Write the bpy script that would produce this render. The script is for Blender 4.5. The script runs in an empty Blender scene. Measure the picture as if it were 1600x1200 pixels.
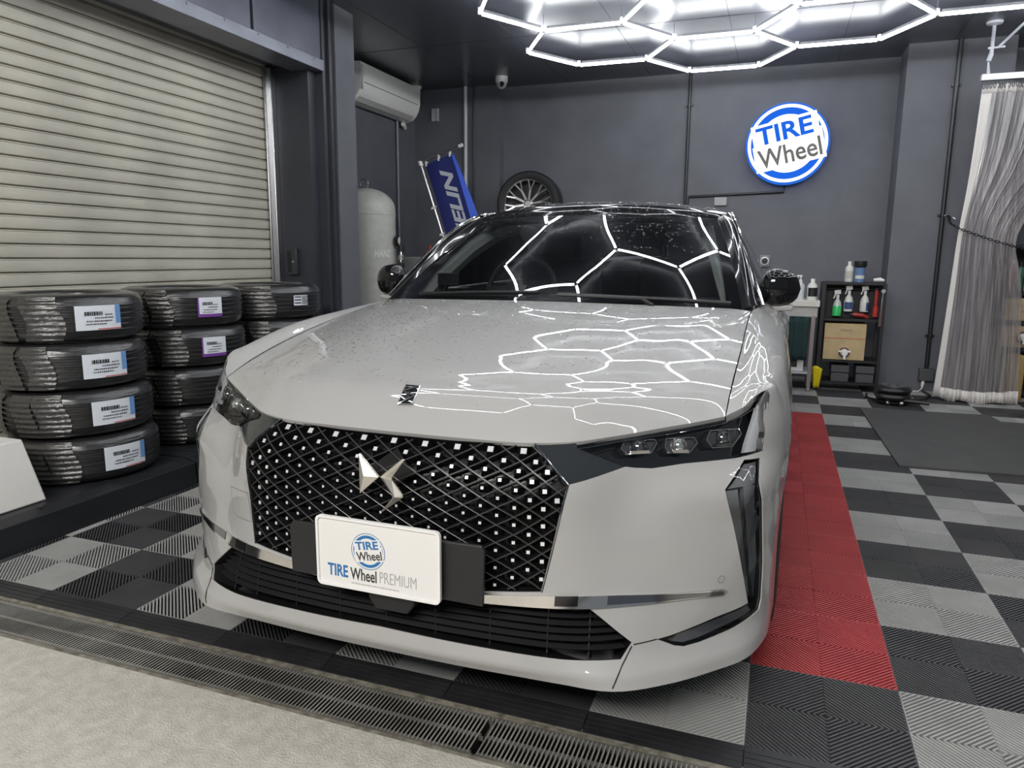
import bpy, bmesh, math, random, bisect
from math import sin, cos, pi, sqrt, radians
from mathutils import Vector, Matrix
from mathutils.geometry import delaunay_2d_cdt
WORLD = .13; EXPO = 0.60; LEDS = 17.0; SIGN = .68; FRONT = 160
random.seed(7)
SC_ = bpy.context.scene
COL = SC_.collection

# ------------------------------------------------------------------ camera, world, exposure
CAM_P = (1129.86823, (-0.395969, -2.138118, 1.201876), 0.34889157, -0.17264726, 0.0077462)
def cam_axes():
    y, p, r = CAM_P[2:]
    f = Vector((-sin(y)*cos(p), cos(y)*cos(p), sin(p)))
    rt = Vector((cos(y), sin(y), 0)); up = rt.cross(f)
    return cos(r)*rt+sin(r)*up, -sin(r)*rt+cos(r)*up, f
cd = bpy.data.cameras.new('camera'); cam = bpy.data.objects.new('camera', cd); COL.objects.link(cam)
R_, U_, F_ = cam_axes()
cam.matrix_world = Matrix(((R_.x, U_.x, -F_.x, CAM_P[1][0]), (R_.y, U_.y, -F_.y, CAM_P[1][1]), (R_.z, U_.z, -F_.z, CAM_P[1][2]), (0, 0, 0, 1)))
cd.sensor_width = 36; cd.lens = CAM_P[0]/1600*36; cd.clip_start = .02
SC_.camera = cam
wd = bpy.data.worlds.new('world'); SC_.world = wd; wd.use_nodes = True
bg = wd.node_tree.nodes['Background']; bg.inputs[0].default_value = (.80, .88, 1, 1); bg.inputs[1].default_value = WORLD
SC_.view_settings.view_transform = 'Standard'; SC_.view_settings.look = 'None'
SC_.view_settings.gamma = 1; SC_.view_settings.use_curve_mapping = False
SC_.view_settings.exposure = EXPO
# assumed light, source unseen: warm, broad, added high behind camera for concrete and bumper
ld = bpy.data.lights.new('assumed_front_light', 'AREA'); ld.shape = 'RECTANGLE'; ld.size = 3.2; ld.size_y = .9; ld.energy = FRONT; ld.color = (1, .97, .925)
lo_ = bpy.data.objects.new('assumed_front_light', ld); COL.objects.link(lo_); lo_.location = (-1.2, -4.6, 3.6)
lo_.rotation_euler = (Vector((-1.3, -.9, .2))-Vector(lo_.location)).to_track_quat('-Z', 'Y').to_euler()

# ------------------------------------------------------------------ materials
def nd(nt, t, **k):
    n = nt.nodes.new(t)
    for a, b in k.items(): setattr(n, a, b)
    return n
def mat(name, col, rough=.5, metal=0, coat=0, coat_r=.03, noise=0, nscale=20, bump=0, bscale=60, bstr=None, spec=.5, emit=None, estr=0, trans=0, alpha=1, sheen=0, ndetail=4):
    m = bpy.data.materials.new(name); m.use_nodes = True; nt = m.node_tree; b = nt.nodes['Principled BSDF']
    I = b.inputs
    I['Base Color'].default_value = (*col, 1); I['Roughness'].default_value = rough; I['Metallic'].default_value = metal
    I['Coat Weight'].default_value = coat; I['Coat Roughness'].default_value = coat_r; I['Specular IOR Level'].default_value = spec
    I['Transmission Weight'].default_value = trans; I['Alpha'].default_value = alpha; I['Sheen Weight'].default_value = sheen
    if emit: I['Emission Color'].default_value = (*emit, 1); I['Emission Strength'].default_value = estr
    if noise or bump:
        tc = nd(nt, 'ShaderNodeTexCoord')
    if noise:
        n = nd(nt, 'ShaderNodeTexNoise'); n.inputs['Scale'].default_value = nscale; n.inputs['Detail'].default_value = ndetail
        nt.links.new(tc.outputs['Object'], n.inputs['Vector'])
        r = nd(nt, 'ShaderNodeMapRange'); r.inputs[1].default_value = .3; r.inputs[2].default_value = .7
        r.inputs[3].default_value = 1-noise; r.inputs[4].default_value = 1+noise
        nt.links.new(n.outputs['Fac'], r.inputs[0])
        mx = nd(nt, 'ShaderNodeMix', data_type='RGBA', blend_type='MULTIPLY'); mx.inputs[0].default_value = 1
        mx.inputs[6].default_value = (*col, 1); nt.links.new(r.outputs[0], mx.inputs[7]); nt.links.new(mx.outputs[2], I['Base Color'])
    if bump:
        n2 = nd(nt, 'ShaderNodeTexNoise'); n2.inputs['Scale'].default_value = bscale; n2.inputs['Detail'].default_value = 5
        mp = nd(nt, 'ShaderNodeMapping'); mp.inputs['Scale'].default_value = bstr or (1, 1, 1)
        nt.links.new(tc.outputs['Object'], mp.inputs[0]); nt.links.new(mp.outputs[0], n2.inputs['Vector'])
        bp = nd(nt, 'ShaderNodeBump'); bp.inputs['Strength'].default_value = bump; bp.inputs['Distance'].default_value = .01
        nt.links.new(n2.outputs['Fac'], bp.inputs['Height']); nt.links.new(bp.outputs[0], I['Normal'])
        if coat: nt.links.new(bp.outputs[0], I['Coat Normal'])
    return m
def wet_mat(name, col, rough, metal, coat, scale=105, dens=.5, strength=.55, spec=.5):
    """paint with beads of water standing on its upward faces"""
    m = mat(name, col, rough, metal, coat, .015, spec=spec); nt = m.node_tree; b = nt.nodes['Principled BSDF']
    tc = nd(nt, 'ShaderNodeTexCoord'); v = nd(nt, 'ShaderNodeTexVoronoi'); v.inputs['Scale'].default_value = scale
    nt.links.new(tc.outputs['Object'], v.inputs['Vector'])
    sp = nd(nt, 'ShaderNodeSeparateColor'); nt.links.new(v.outputs['Color'], sp.inputs[0])
    big = nd(nt, 'ShaderNodeTexNoise'); big.inputs['Scale'].default_value = 5; nt.links.new(tc.outputs['Object'], big.inputs['Vector'])
    def mth(op, a, c=None):
        n = nd(nt, 'ShaderNodeMath', operation=op)
        for i, x in enumerate((a, c)):
            if x is None: continue
            if isinstance(x, (int, float)): n.inputs[i].default_value = x
            else: nt.links.new(x, n.inputs[i])
        return n.outputs[0]
    g = nd(nt, 'ShaderNodeNewGeometry'); sx = nd(nt, 'ShaderNodeSeparateXYZ'); nt.links.new(g.outputs['Normal'], sx.inputs[0])
    pos = nd(nt, 'ShaderNodeSeparateXYZ'); nt.links.new(tc.outputs['Object'], pos.inputs[0])
    lim = mth('MULTIPLY', mth('ADD', big.outputs['Fac'], dens-.5), mth('MAXIMUM', mth('MINIMUM', mth('ADD', mth('MULTIPLY', pos.outputs[1], .45), 1.15), 1.0), .2))
    on = mth('LESS_THAN', sp.outputs[0], lim)
    rad = mth('ADD', mth('MULTIPLY', sp.outputs[1], .22), .16)
    q = mth('DIVIDE', v.outputs['Distance'], rad)
    h = mth('SQRT', mth('MAXIMUM', mth('SUBTRACT', 1.0, mth('MULTIPLY', q, q)), 0.0))
    up = mth('GREATER_THAN', sx.outputs[2], .25)
    h = mth('MULTIPLY', mth('MULTIPLY', h, on), up)
    bp = nd(nt, 'ShaderNodeBump'); bp.inputs['Strength'].default_value = strength; bp.inputs['Distance'].default_value = .006
    nt.links.new(h, bp.inputs['Height']); nt.links.new(bp.outputs[0], b.inputs['Coat Normal'])
    return m
def glass_mat(name, tint, ior=1.45, rough=0.0, gloss=1.0, gcol=(1, 1, 1)):
    m = bpy.data.materials.new(name); m.use_nodes = True; nt = m.node_tree; nt.nodes.clear()
    o = nd(nt, 'ShaderNodeOutputMaterial'); mx = nd(nt, 'ShaderNodeMixShader'); fr = nd(nt, 'ShaderNodeFresnel'); fr.inputs[0].default_value = ior
    t = nd(nt, 'ShaderNodeBsdfTransparent'); t.inputs[0].default_value = (*tint, 1)
    g = nd(nt, 'ShaderNodeBsdfGlossy'); g.inputs['Roughness'].default_value = rough; g.inputs[0].default_value = (*gcol, 1)
    k = nd(nt, 'ShaderNodeMath', operation='MULTIPLY'); k.inputs[1].default_value = gloss; k.use_clamp = True
    nt.links.new(fr.outputs[0], k.inputs[0]); nt.links.new(k.outputs[0], mx.inputs[0]); nt.links.new(t.outputs[0], mx.inputs[1]); nt.links.new(g.outputs[0], mx.inputs[2]); nt.links.new(mx.outputs[0], o.inputs[0])
    return m
def emis(name, col, s):
    m = bpy.data.materials.new(name); m.use_nodes = True; nt = m.node_tree; nt.nodes.clear()
    o = nd(nt, 'ShaderNodeOutputMaterial'); e = nd(nt, 'ShaderNodeEmission'); e.inputs[0].default_value = (*col, 1); e.inputs[1].default_value = s
    nt.links.new(e.outputs[0], o.inputs[0]); return m

# ------------------------------------------------------------------ mesh helpers (everything is written in world metres)
ORG = {}
def tagit(o, label=None, cat=None, group=None, kind=None):
    if label: o['label'] = label
    if cat: o['category'] = cat
    if group: o['group'] = group
    if kind: o['kind'] = kind
    return o
def thing(name, label, cat, loc, group=None):
    o = bpy.data.objects.new(name, None); o.location = loc; o.empty_display_size = .1; COL.objects.link(o); ORG[o.name] = Vector(loc)
    return tagit(o, label, cat, group)
class M:
    def __init__(s): s.v = []; s.f = []; s.m = []; s.cur = 0
    def add(s, vs, fs):
        b = len(s.v); s.v += [tuple(x) for x in vs]; s.f += [tuple(i+b for i in q) for q in fs]; s.m += [s.cur]*len(fs); return s
    def box(s, x0, x1, y0, y1, z0, z1):
        return s.add([(x0,y0,z0),(x1,y0,z0),(x1,y1,z0),(x0,y1,z0),(x0,y0,z1),(x1,y0,z1),(x1,y1,z1),(x0,y1,z1)],
                     [(0,3,2,1),(4,5,6,7),(0,1,5,4),(1,2,6,5),(2,3,7,6),(3,0,4,7)])
    def obox(s, c, a, b, d):
        c, a, b, d = map(Vector, (c, a, b, d)); P = [c+i*a+j*b+k*d for k in (-1,1) for i, j in ((-1,-1),(1,-1),(1,1),(-1,1))]
        fs = [(0,3,2,1),(4,5,6,7),(0,1,5,4),(1,2,6,5),(2,3,7,6),(3,0,4,7)]
        if a.cross(b).dot(d) < 0: fs = [q[::-1] for q in fs]
        return s.add(P, fs)
    def bar(s, p, q, w, h, up=(0,0,1)):
        p, q = Vector(p), Vector(q); d = (q-p); l = d.length
        if l < 1e-6: return s
        d /= l; u = Vector(up); r = d.cross(u)
        if r.length < 1e-4: u = Vector((1,0,0)); r = d.cross(u)
        r.normalize(); u = r.cross(d); return s.obox((p+q)/2, d*l/2, r*w/2, u*h/2)
    def tube(s, pts, r, n=8, caps=True, closed=False):
        pts = [Vector(p) for p in pts]; N = len(pts); rs = r if isinstance(r, (list, tuple)) else [r]*N
        t0 = (pts[1]-pts[0]).normalized(); up = Vector((0,0,1)) if abs(t0.z) < .9 else Vector((1,0,0))
        x = t0.cross(up).normalized(); vs = []; pt = t0
        for i, p in enumerate(pts):
            a = pts[(i-1) % N] if (i > 0 or closed) else p; b = pts[(i+1) % N] if (i < N-1 or closed) else p
            t = (b-a).normalized() if (b-a).length > 1e-9 else pt
            q = pt.rotation_difference(t); x = q @ x; pt = t; y = t.cross(x)
            vs += [p+rs[i]*(cos(2*pi*k/n)*x+sin(2*pi*k/n)*y) for k in range(n)]
        fs = []
        for i in range(N if closed else N-1):
            j = (i+1) % N
            for k in range(n): fs.append((i*n+k, i*n+(k+1) % n, j*n+(k+1) % n, j*n+k))
        if caps and not closed: fs.append(tuple(range(n))[::-1]); fs.append(tuple((N-1)*n+k for k in range(n)))
        return s.add(vs, fs)
    def lathe(s, prof, c, ax=(0,0,1), xx=(1,0,0), n=32, cap0=False, cap1=False, a0=0, a1=2*pi):
        c = Vector(c); A = Vector(ax).normalized(); X = Vector(xx).normalized(); Y = A.cross(X); full = abs(a1-a0-2*pi) < 1e-6
        nn = n if full else n+1; vs = []
        for r, h in prof: vs += [c+A*h+r*(cos(a0+(a1-a0)*k/n)*X+sin(a0+(a1-a0)*k/n)*Y) for k in range(nn)]
        fs = []
        for i in range(len(prof)-1):
            for k in range(n): j = (k+1) % nn if full else k+1; fs.append((i*nn+k, i*nn+j, (i+1)*nn+j, (i+1)*nn+k))
        if cap0: fs.append(tuple(range(nn))[::-1])
        if cap1: fs.append(tuple((len(prof)-1)*nn+k for k in range(nn)))
        return s.add(vs, fs)
    def prism(s, poly, o, ux, uy, uz, h):
        """poly in (ux,uy) plane at o, raised h along uz"""
        o, ux, uy, uz = map(Vector, (o, ux, uy, uz)); n = len(poly)
        ar = sum(poly[i][0]*poly[(i+1) % n][1]-poly[(i+1) % n][0]*poly[i][1] for i in range(n))
        if (ar < 0) != (ux.cross(uy).dot(uz) < 0): poly = poly[::-1]
        vs = [o+a*ux+b*uy for a, b in poly]+[o+a*ux+b*uy+h*uz for a, b in poly]
        fs = [tuple(range(n))[::-1], tuple(range(n, 2*n))]+[(i, (i+1) % n, n+(i+1) % n, n+i) for i in range(n)]
        return s.add(vs, fs)
    def grid(s, fn, us, vs_, flip=False):
        nu, nv = len(us), len(vs_); P = [fn(u, v) for u in us for v in vs_]; fs = []
        for i in range(nu-1):
            for j in range(nv-1):
                q = (i*nv+j, (i+1)*nv+j, (i+1)*nv+j+1, i*nv+j+1); fs.append(q[::-1] if flip else q)
        return s.add(P, fs)
    def sphere(s, c, r, n=16, m=10, sq=(1,1,1)):
        return s.add(*_sph(c, r, n, m, sq))
    def build(s, name, ma, parent=None, smooth=35, bev=0, sub=0, org=None, solid=0, bseg=2):
        me = bpy.data.meshes.new(name)
        if parent is not None: O = ORG[parent.name]
        elif org is not None: O = Vector(org)
        else:
            xs = [v[0] for v in s.v]; ys = [v[1] for v in s.v]; zs = [v[2] for v in s.v]
            O = Vector(((min(xs)+max(xs))/2, (min(ys)+max(ys))/2, min(zs)))
        me.from_pydata([(v[0]-O.x, v[1]-O.y, v[2]-O.z) for v in s.v], [], s.f)
        ms = ma if isinstance(ma, (list, tuple)) else [ma]
        for q in ms: me.materials.append(q)
        if len(ms) > 1: me.polygons.foreach_set('material_index', s.m)
        if smooth:
            me.polygons.foreach_set('use_smooth', [True]*len(s.f)); me.set_sharp_from_angle(angle=radians(smooth))
        me.update()
        o = bpy.data.objects.new(name, me); COL.objects.link(o); ORG[o.name] = O
        if parent is not None: o.parent = parent
        else: o.location = O
        if solid: q = o.modifiers.new('solid', 'SOLIDIFY'); q.thickness = solid; q.offset = -1
        if bev: q = o.modifiers.new('bevel', 'BEVEL'); q.width = bev; q.segments = bseg; q.limit_method = 'ANGLE'; q.angle_limit = radians(40); q.harden_normals = False
        if sub: q = o.modifiers.new('sub', 'SUBSURF'); q.levels = sub; q.render_levels = sub
        return o
def _sph(c, r, n, m, sq):
    vs = [(c[0], c[1], c[2]+r*sq[2])]
    for i in range(1, m):
        t = pi*i/m
        vs += [(c[0]+r*sq[0]*sin(t)*cos(2*pi*k/n), c[1]+r*sq[1]*sin(t)*sin(2*pi*k/n), c[2]+r*sq[2]*cos(t)) for k in range(n)]
    vs.append((c[0], c[1], c[2]-r*sq[2])); fs = [(0, 1+k, 1+(k+1) % n) for k in range(n)]
    for i in range(m-2):
        for k in range(n): a = 1+i*n; fs.append((a+k, a+n+k, a+n+(k+1) % n, a+(k+1) % n))
    L = len(vs)-1; a = 1+(m-2)*n; fs += [(L, a+(k+1) % n, a+k) for k in range(n)]
    return vs, fs
def lin(a, b, n): return [a+(b-a)*i/(n-1) for i in range(n)]
def text(name, s, ma, o, ux, uy, h, w=None, parent=None, depth=.001, bold=0, shear=0, align='CENTER', bend=None):
    """lettering as a mesh: o is its centre, ux/uy its directions, h its capital height, w its full width"""
    c = bpy.data.curves.new(name, 'FONT'); c.body = s; c.size = 1; c.align_x = 'LEFT'; c.offset = bold; c.shear = shear; c.resolution_u = 3; c.extrude = 0
    t = bpy.data.objects.new(name, c); COL.objects.link(t); dg = bpy.context.evaluated_depsgraph_get()
    me = bpy.data.meshes.new_from_object(t.evaluated_get(dg)); bpy.data.objects.remove(t); bpy.data.curves.remove(c)
    xs = [v.co.x for v in me.vertices]; x0, x1 = min(xs), max(xs); k = h/.69
    kx = (w/(x1-x0)) if w else k
    o, ux, uy = Vector(o), Vector(ux).normalized(), Vector(uy).normalized(); uz = ux.cross(uy)
    mm = M(); vs = []; n = len(me.vertices)
    for lay in (0, 1):
        for v in me.vertices:
            a, b = (v.co.x-(x0+x1)/2)*kx, (v.co.y-.345)*k
            if bend: vs.append(bend(a, b, depth*lay))
            else: vs.append(o+a*ux+b*uy+uz*(depth*lay))
    fs = [tuple(p.vertices[i]+n for i in range(len(p.vertices))) for p in me.polygons]
    ed = {}
    for p in me.polygons:
        l = list(p.vertices)
        for i in range(len(l)): ed[(l[i], l[(i+1) % len(l)])] = 1
    for (a, b) in ed:
        if (b, a) not in ed: fs.append((a, b, b+n, a+n))
    bpy.data.meshes.remove(me)
    mm.add(vs, fs); return mm.build(name, ma, parent, smooth=0)
def dup(root, loc, rz=0, label=None, name=None):
    r = root.copy(); COL.objects.link(r); r.location = loc; r.rotation_euler = (0, 0, rz); ORG[r.name] = Vector(loc)
    if label: r['label'] = label
    for ch in list(root.children):
        c = ch.copy(); COL.objects.link(c); c.parent = r; ORG[c.name] = Vector(loc)
        for g in list(ch.children):
            d = g.copy(); COL.objects.link(d); d.parent = c
    return r
def inpoly(x, y, P):
    c = False; n = len(P); j = n-1
    for i in range(n):
        xi, yi = P[i]; xj, yj = P[j]
        if (yi > y) != (yj > y) and x < (xj-xi)*(y-yi)/(yj-yi)+xi: c = not c
        j = i
    return c
def resample(P, st, closed=True):
    out = []; n = len(P)
    for i in range(n if closed else n-1):
        a, b = P[i], P[(i+1) % n]; k = max(1, int(math.hypot(b[0]-a[0], b[1]-a[1])/st+.5))
        out += [(a[0]+(b[0]-a[0])*t/k, a[1]+(b[1]-a[1])*t/k) for t in range(k)]
    if not closed: out.append(P[-1])
    return out
def patch(name, fn, nf, loops, ma, parent, st=.025, rim=.012, off=0.0, kx=1.0, crease=None):
    """sheet-metal panel: the loops (first outer, rest holes) live in the (a,b) plane of surface fn; nf gives the outward normal"""
    L = [resample([(a*kx, b) for a, b in l], st) for l in loops]
    pts = []; edges = []
    for l in L:
        b = len(pts); pts += l; edges += [(b+i, b+(i+1) % len(l)) for i in range(len(l))]
    if crease:
        for l in crease:
            l = resample([(a*kx, b) for a, b in l], st, False); b = len(pts); pts += l; edges += [(b+i, b+i+1) for i in range(len(l)-1)]
    x0 = min(p[0] for p in L[0]); x1 = max(p[0] for p in L[0]); y0 = min(p[1] for p in L[0]); y1 = max(p[1] for p in L[0])
    segs = [(l[i], l[(i+1) % len(l)]) for l in L for i in range(len(l))]
    cell = {}
    for a, b in segs: cell.setdefault((int(a[0]/st), int(a[1]/st)), []).append(a)
    def near(x, y):
        ci, cj = int(x/st), int(y/st)
        for i in (-1, 0, 1):
            for j in (-1, 0, 1):
                for q in cell.get((ci+i, cj+j), ()):
                    if math.hypot(q[0]-x, q[1]-y) < st*.5: return True
        return False
    ny = max(1, int((y1-y0)/st)); nx = max(1, int((x1-x0)/st))
    for j in range(1, ny):
        for i in range(nx+1):
            x = x0+(x1-x0)*(i+(.5 if j % 2 else 0))/nx; y = y0+(y1-y0)*j/ny
            if sum(inpoly(x, y, l) for l in L) % 2 == 1 and not near(x, y): pts.append((x, y))
    V, E, Fc, *_ = delaunay_2d_cdt([Vector(p) for p in pts], edges, [], 0, 1e-6)
    keep = []
    for f in Fc:
        cx = sum(V[i].x for i in f)/3; cy = sum(V[i].y for i in f)/3
        if sum(inpoly(cx, cy, l) for l in L) % 2 == 1: keep.append(list(f))
    used = sorted({i for f in keep for i in f}); mp = {i: k for k, i in enumerate(used)}
    P = []; NN = []
    for i in used:
        a, b = V[i].x/kx, V[i].y; q = Vector(fn(a, b)); n = nf(a, b); P.append(q+n*off); NN.append(n)
    fs = []
    for f in keep:
        f = [mp[i] for i in f]; n = (P[f[1]]-P[f[0]]).cross(P[f[2]]-P[f[0]])
        if n.dot(NN[f[0]]) < 0: f = f[::-1]
        fs.append(f)
    nv = len(P); norms = [n for n in NN]
    if rim:
        ed = {(f[i], f[(i+1) % 3]) for f in fs for i in range(3)}
        for (a, b) in list(ed):
            if (b, a) in ed: continue
            q = len(P); A, B = P[a], P[b]; A2, B2 = A-NN[a]*rim, B-NN[b]*rim
            n = (A2-A).cross(B-A).normalized(); P += [A, B, B2, A2]; norms += [n]*4; fs.append([q, q+3, q+2, q+1])
    O = ORG[parent.name]; me = bpy.data.meshes.new(name)
    me.from_pydata([p-O for p in P], [], fs); me.materials.append(ma)
    me.polygons.foreach_set('use_smooth', [True]*len(fs)); me.update()
    me.normals_split_custom_set_from_vertices(norms)
    o = bpy.data.objects.new(name, me); COL.objects.link(o); o.parent = parent; ORG[o.name] = O
    return o
# ------------------------------------------------------------------ palette
WALL = mat('wall_paint', (.125, .129, .147), .62, noise=.10, nscale=3, bump=.08, bscale=120)
WALLD = mat('dark_steel', (.034, .037, .047), .42, noise=.12, nscale=4)
CEIL = mat('ceiling_panel', (.075, .078, .096), .32, noise=.08, nscale=2, coat=.45, coat_r=.30, spec=.7)
BLK = mat('black_plastic', (.012, .012, .013), .45)
RUB = mat('black_rubber', (.018, .018, .02), .55, noise=.2, nscale=12)
STEEL = mat('brushed_steel', (.55, .55, .56), .32, 1)
ZINC = mat('zinc_white', (.62, .63, .66), .40, .3)
WHT = mat('white_plastic', (.78, .77, .74), .38)
CREAM = mat('cream_shutter', (.50, .48, .405), .5, noise=.12, nscale=2.2, bump=.05, bscale=30)
CONC = mat('concrete', (.54, .51, .455), .9, noise=.13, nscale=26, bump=.5, bscale=160, ndetail=15)
ADHES = mat('dirty_edge', (.20, .185, .15), .8, noise=.5, nscale=40)

# ------------------------------------------------------------------ light: hexagon LED ceiling
HZ = 2.98; HA = .6325; HG = (-1.334, 4.258); HS = sqrt(3)/2
LED = emis('led_white', (.94, .97, 1.0), LEDS)
ALU = mat('tube_aluminium', (.30, .31, .33), .4, .6)
hexl = thing('hexagon_ceiling_light', 'white glowing honeycomb of LED tubes hung under the dark ceiling', 'ceiling light', (HG[0], HG[1], HZ))
cells = [(-1,0),(-1,-2),(-1,-4),(-1,-6),(-1,-8),(.5,-7),(2,-8),(3.5,-7),(5,0),(5,-2),(5,-4),(5,-6),(.5,1),(.5,-1),(.5,-3),(.5,-5),(2,0),(2,-2),(2,-4),(2,-6),(3.5,-1),(3.5,-3),(3.5,-5)]  # rightmost column unseen, added for fill light; nearest row assumed from hood reflections
edges_ = set()
for cx, cy in cells:
    vs = [(round(2*(cx+d), 0), cy+e) for d, e in ((1,0),(.5,1),(-.5,1),(-1,0),(-.5,-1),(.5,-1))]
    for i in range(6):
        a, b = vs[i], vs[(i+1) % 6]; edges_.add((min(a, b), max(a, b)))
nodes_ = sorted({q for e in edges_ for q in e})
def hexp(q, z=HZ): return Vector((HG[0]+q[0]/2*HA, HG[1]+q[1]*HS*HA, z))
for a, b in sorted(edges_):
    p, q = hexp(a), hexp(b); d = (q-p).normalized()
    m = M(); m.tube([p+d*.020, q-d*.020], .0125, 8); m.build('led_tube', LED, hexl)
    m = M(); m.bar(p+d*.03+Vector((0,0,.024)), q-d*.03+Vector((0,0,.024)), .011, .020); m.build('tube_channel', ALU, hexl)
m = M()
for q in nodes_:
    p = hexp(q); m.lathe([(.0, -.012), (.018, -.01), (.018, .040), (.0, .040)], p, n=8)
m.build('joint_connector', mat('joint_white', (.75, .77, .8), .4), hexl)
m = M()
for q in nodes_[::3]: p = hexp(q); m.tube([p+Vector((0,0,.035)), Vector((p.x, p.y, 3.1))], .003, 6)
m.build('hanger_rod', ALU, hexl)

# ------------------------------------------------------------------ floor: ribbed interlocking tiles
T = .40; HH = T/2; PIT = .0155
FL = mat('tile_light_grey', (.36, .36, .35), .5, noise=.10, nscale=5); FD = mat('tile_charcoal', (.058, .058, .062), .5, noise=.15, nscale=5); FR = mat('tile_red', (.43, .052, .056), .45, noise=.08, nscale=5)
FB = mat('tile_gap', (.016, .016, .017), .8)
ribs = []   # one quadrant as (ends) in tile coordinates
k = 1
while k*PIT < 2*HH-.004:
    c = k*PIT
    ribs.append(((c, 0), (0, c)) if c <= HH else ((HH, c-HH), (c-HH, HH))); k += 1
fm = M()
for ci in range(-9, 8):
    for ri in range(-1, 15):
        fm.cur = 2 if (ci == -1 and 0 <= ri <= 9) else (0 if (ci+ri) % 2 else 1)
        ox, oy = ci*T+HH, ri*T+HH
        for sx in (-1, 1):
            for sy in (-1, 1):
                for (a, b), (c, d) in ribs:
                    L = math.hypot(c-a, d-b)
                    if L < .006: continue
                    ux, uy = (c-a)/L*sx, (d-b)/L*sy; nx, ny = -uy*.0026, ux*.0026
                    if sx*sy < 0: nx, ny = -nx, -ny
                    p = (ox+a*sx*.995, oy+b*sy*.995); q = (ox+c*sx*.995, oy+d*sy*.995)
                    B = [(p[0]-nx, p[1]-ny), (q[0]-nx, q[1]-ny), (q[0]+nx, q[1]+ny), (p[0]+nx, p[1]+ny)]
                    fm.add([(x, y, -.012) for x, y in B]+[(x, y, 0) for x, y in B], [(4,5,6,7),(0,1,5,4),(1,2,6,5),(2,3,7,6),(3,0,4,7)])
        w = .0022
        for e in ((ox-w, ox+w, oy-HH, oy+HH), (ox-HH, ox+HH, oy-w, oy+w)):
            pass
        for x0, x1, y0, y1 in ((ox-HH+.0006, ox-HH+.0032, oy-HH, oy+HH), (ox+HH-.0032, ox+HH-.0006, oy-HH, oy+HH), (ox-HH, ox+HH, oy-HH+.0006, oy-HH+.0032), (ox-HH, ox+HH, oy+HH-.0032, oy+HH-.0006)):
            fm.box(x0, x1, y0, y1, -.012, -.0005)
fm.cur = 3
fm.box(-4.6, 3.7, -.40, 6.0, -.06, -.0115)
tagit(fm.build('floor', [FL, FD, FR, FB], smooth=0), kind='structure')
m = M(); m.box(-14, 14, -14, -.665, -.20, -.014); tagit(m.build('floor', CONC, smooth=0), kind='structure')
m = M(); m.box(-9, 9, -.495, -.470, -.10, -.013); m.box(-9, 9, -.672, -.66, -.10, -.0125); tagit(m.build('trim_1', ADHES, smooth=0), kind='structure')
# ramped border pieces in front of the tiles
BORD = mat('border_black', (.020, .020, .022), .42, noise=.3, nscale=9)
k = 0
proto = None
names_ = ['black ramp edging piece at the left photo edge beside the black curb', 'black ramp edging piece below the dark tile left of the bumper', 'black ramp edging piece below the light grey tile at the left bumper corner', 'black ramp edging piece in front of the left end of the bumper lip', 'black ramp edging piece in front of the license plate',
          'black ramp edging piece below the right half of the bumper lip', 'black ramp edging piece in front of the light grey tile by the right bumper corner', 'black ramp edging piece in front of the dark tile ahead of the red strip', 'black ramp edging piece at the lower right edge of the photo']
for i, ci in enumerate(range(-8, 1)):
    x0, x1 = ci*T+.0012, (ci+1)*T-.0012
    m = M(); m.add([(x0,-.477,-.013),(x1,-.477,-.013),(x1,-.401,-.013),(x0,-.401,-.013),(x0,-.477,-.010),(x1,-.477,-.010),(x1,-.405,.0),(x0,-.405,.0),(x1,-.401,.0),(x0,-.401,.0)],
          [(0,3,2,1),(0,1,5,4),(4,5,6,7),(7,6,8,9),(9,8,2,3),(1,2,8,6,5),(0,4,7,9,3)])
    for g in range(3): y = -.420-.018*g; z = -.0022-.0025*g; m.box(x0+.002, x1-.002, y-.002, y+.002, z-.001, z+.0012)
    tagit(m.build('ramp_edging', BORD, smooth=0), names_[i], 'floor edging', 'ramp edgings along the tile front')
# drain gratings
GR = mat('grating_steel', (.17, .16, .14), .45, .2, noise=.4, nscale=8); GRD = mat('grating_shade', (.018, .017, .015), .8); GRT = mat('grating_top', (.34, .33, .30), .45, .2, noise=.4, nscale=8); GRW = mat('grating_worn', (.52, .50, .46), .35, .8); PIT_ = mat('drain_pit', (.006, .006, .006), .9)  # slat sides coloured dark to paint the shade in the gaps, tops lighter
m = M(); m.box(-9, 9, -.66, -.495, -.12, -.10); tagit(m.build('trim_2', PIT_, smooth=0), kind='structure')
gl = ['long steel drain grating reaching the left edge of the photo', 'steel drain grating running off the bottom of the photo below the plate']
for i, (x0, x1) in enumerate(((-4.10, -1.035), (-1.03, .9))):
    g = thing('drain_grating', gl[i], 'drain grating', ((x0+x1)/2, -.58, -.05), 'drain gratings across the doorway')
    m = M(); x = x0+.006
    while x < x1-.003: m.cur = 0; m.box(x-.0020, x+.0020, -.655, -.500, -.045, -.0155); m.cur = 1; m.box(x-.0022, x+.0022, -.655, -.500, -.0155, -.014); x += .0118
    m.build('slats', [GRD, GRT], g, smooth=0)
    m = M()
    for y in (-.655, -.500): m.box(x0, x1, y-.0025, y+.0025, -.048, -.0135)
    m.build('side_rail', GR, g, smooth=0)
    for y in (-.648, -.578, -.507):
        m = M(); m.box(x0, x1, y-.002, y+.002, -.030, -.018); x = x0+.0119
        while x < x1-.003: m.box(x-.0030, x+.0030, y-.0042, y+.0042, -.020, -.0130); x += .0118
        m.build('cross_rod', GRW, g, smooth=0)

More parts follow.
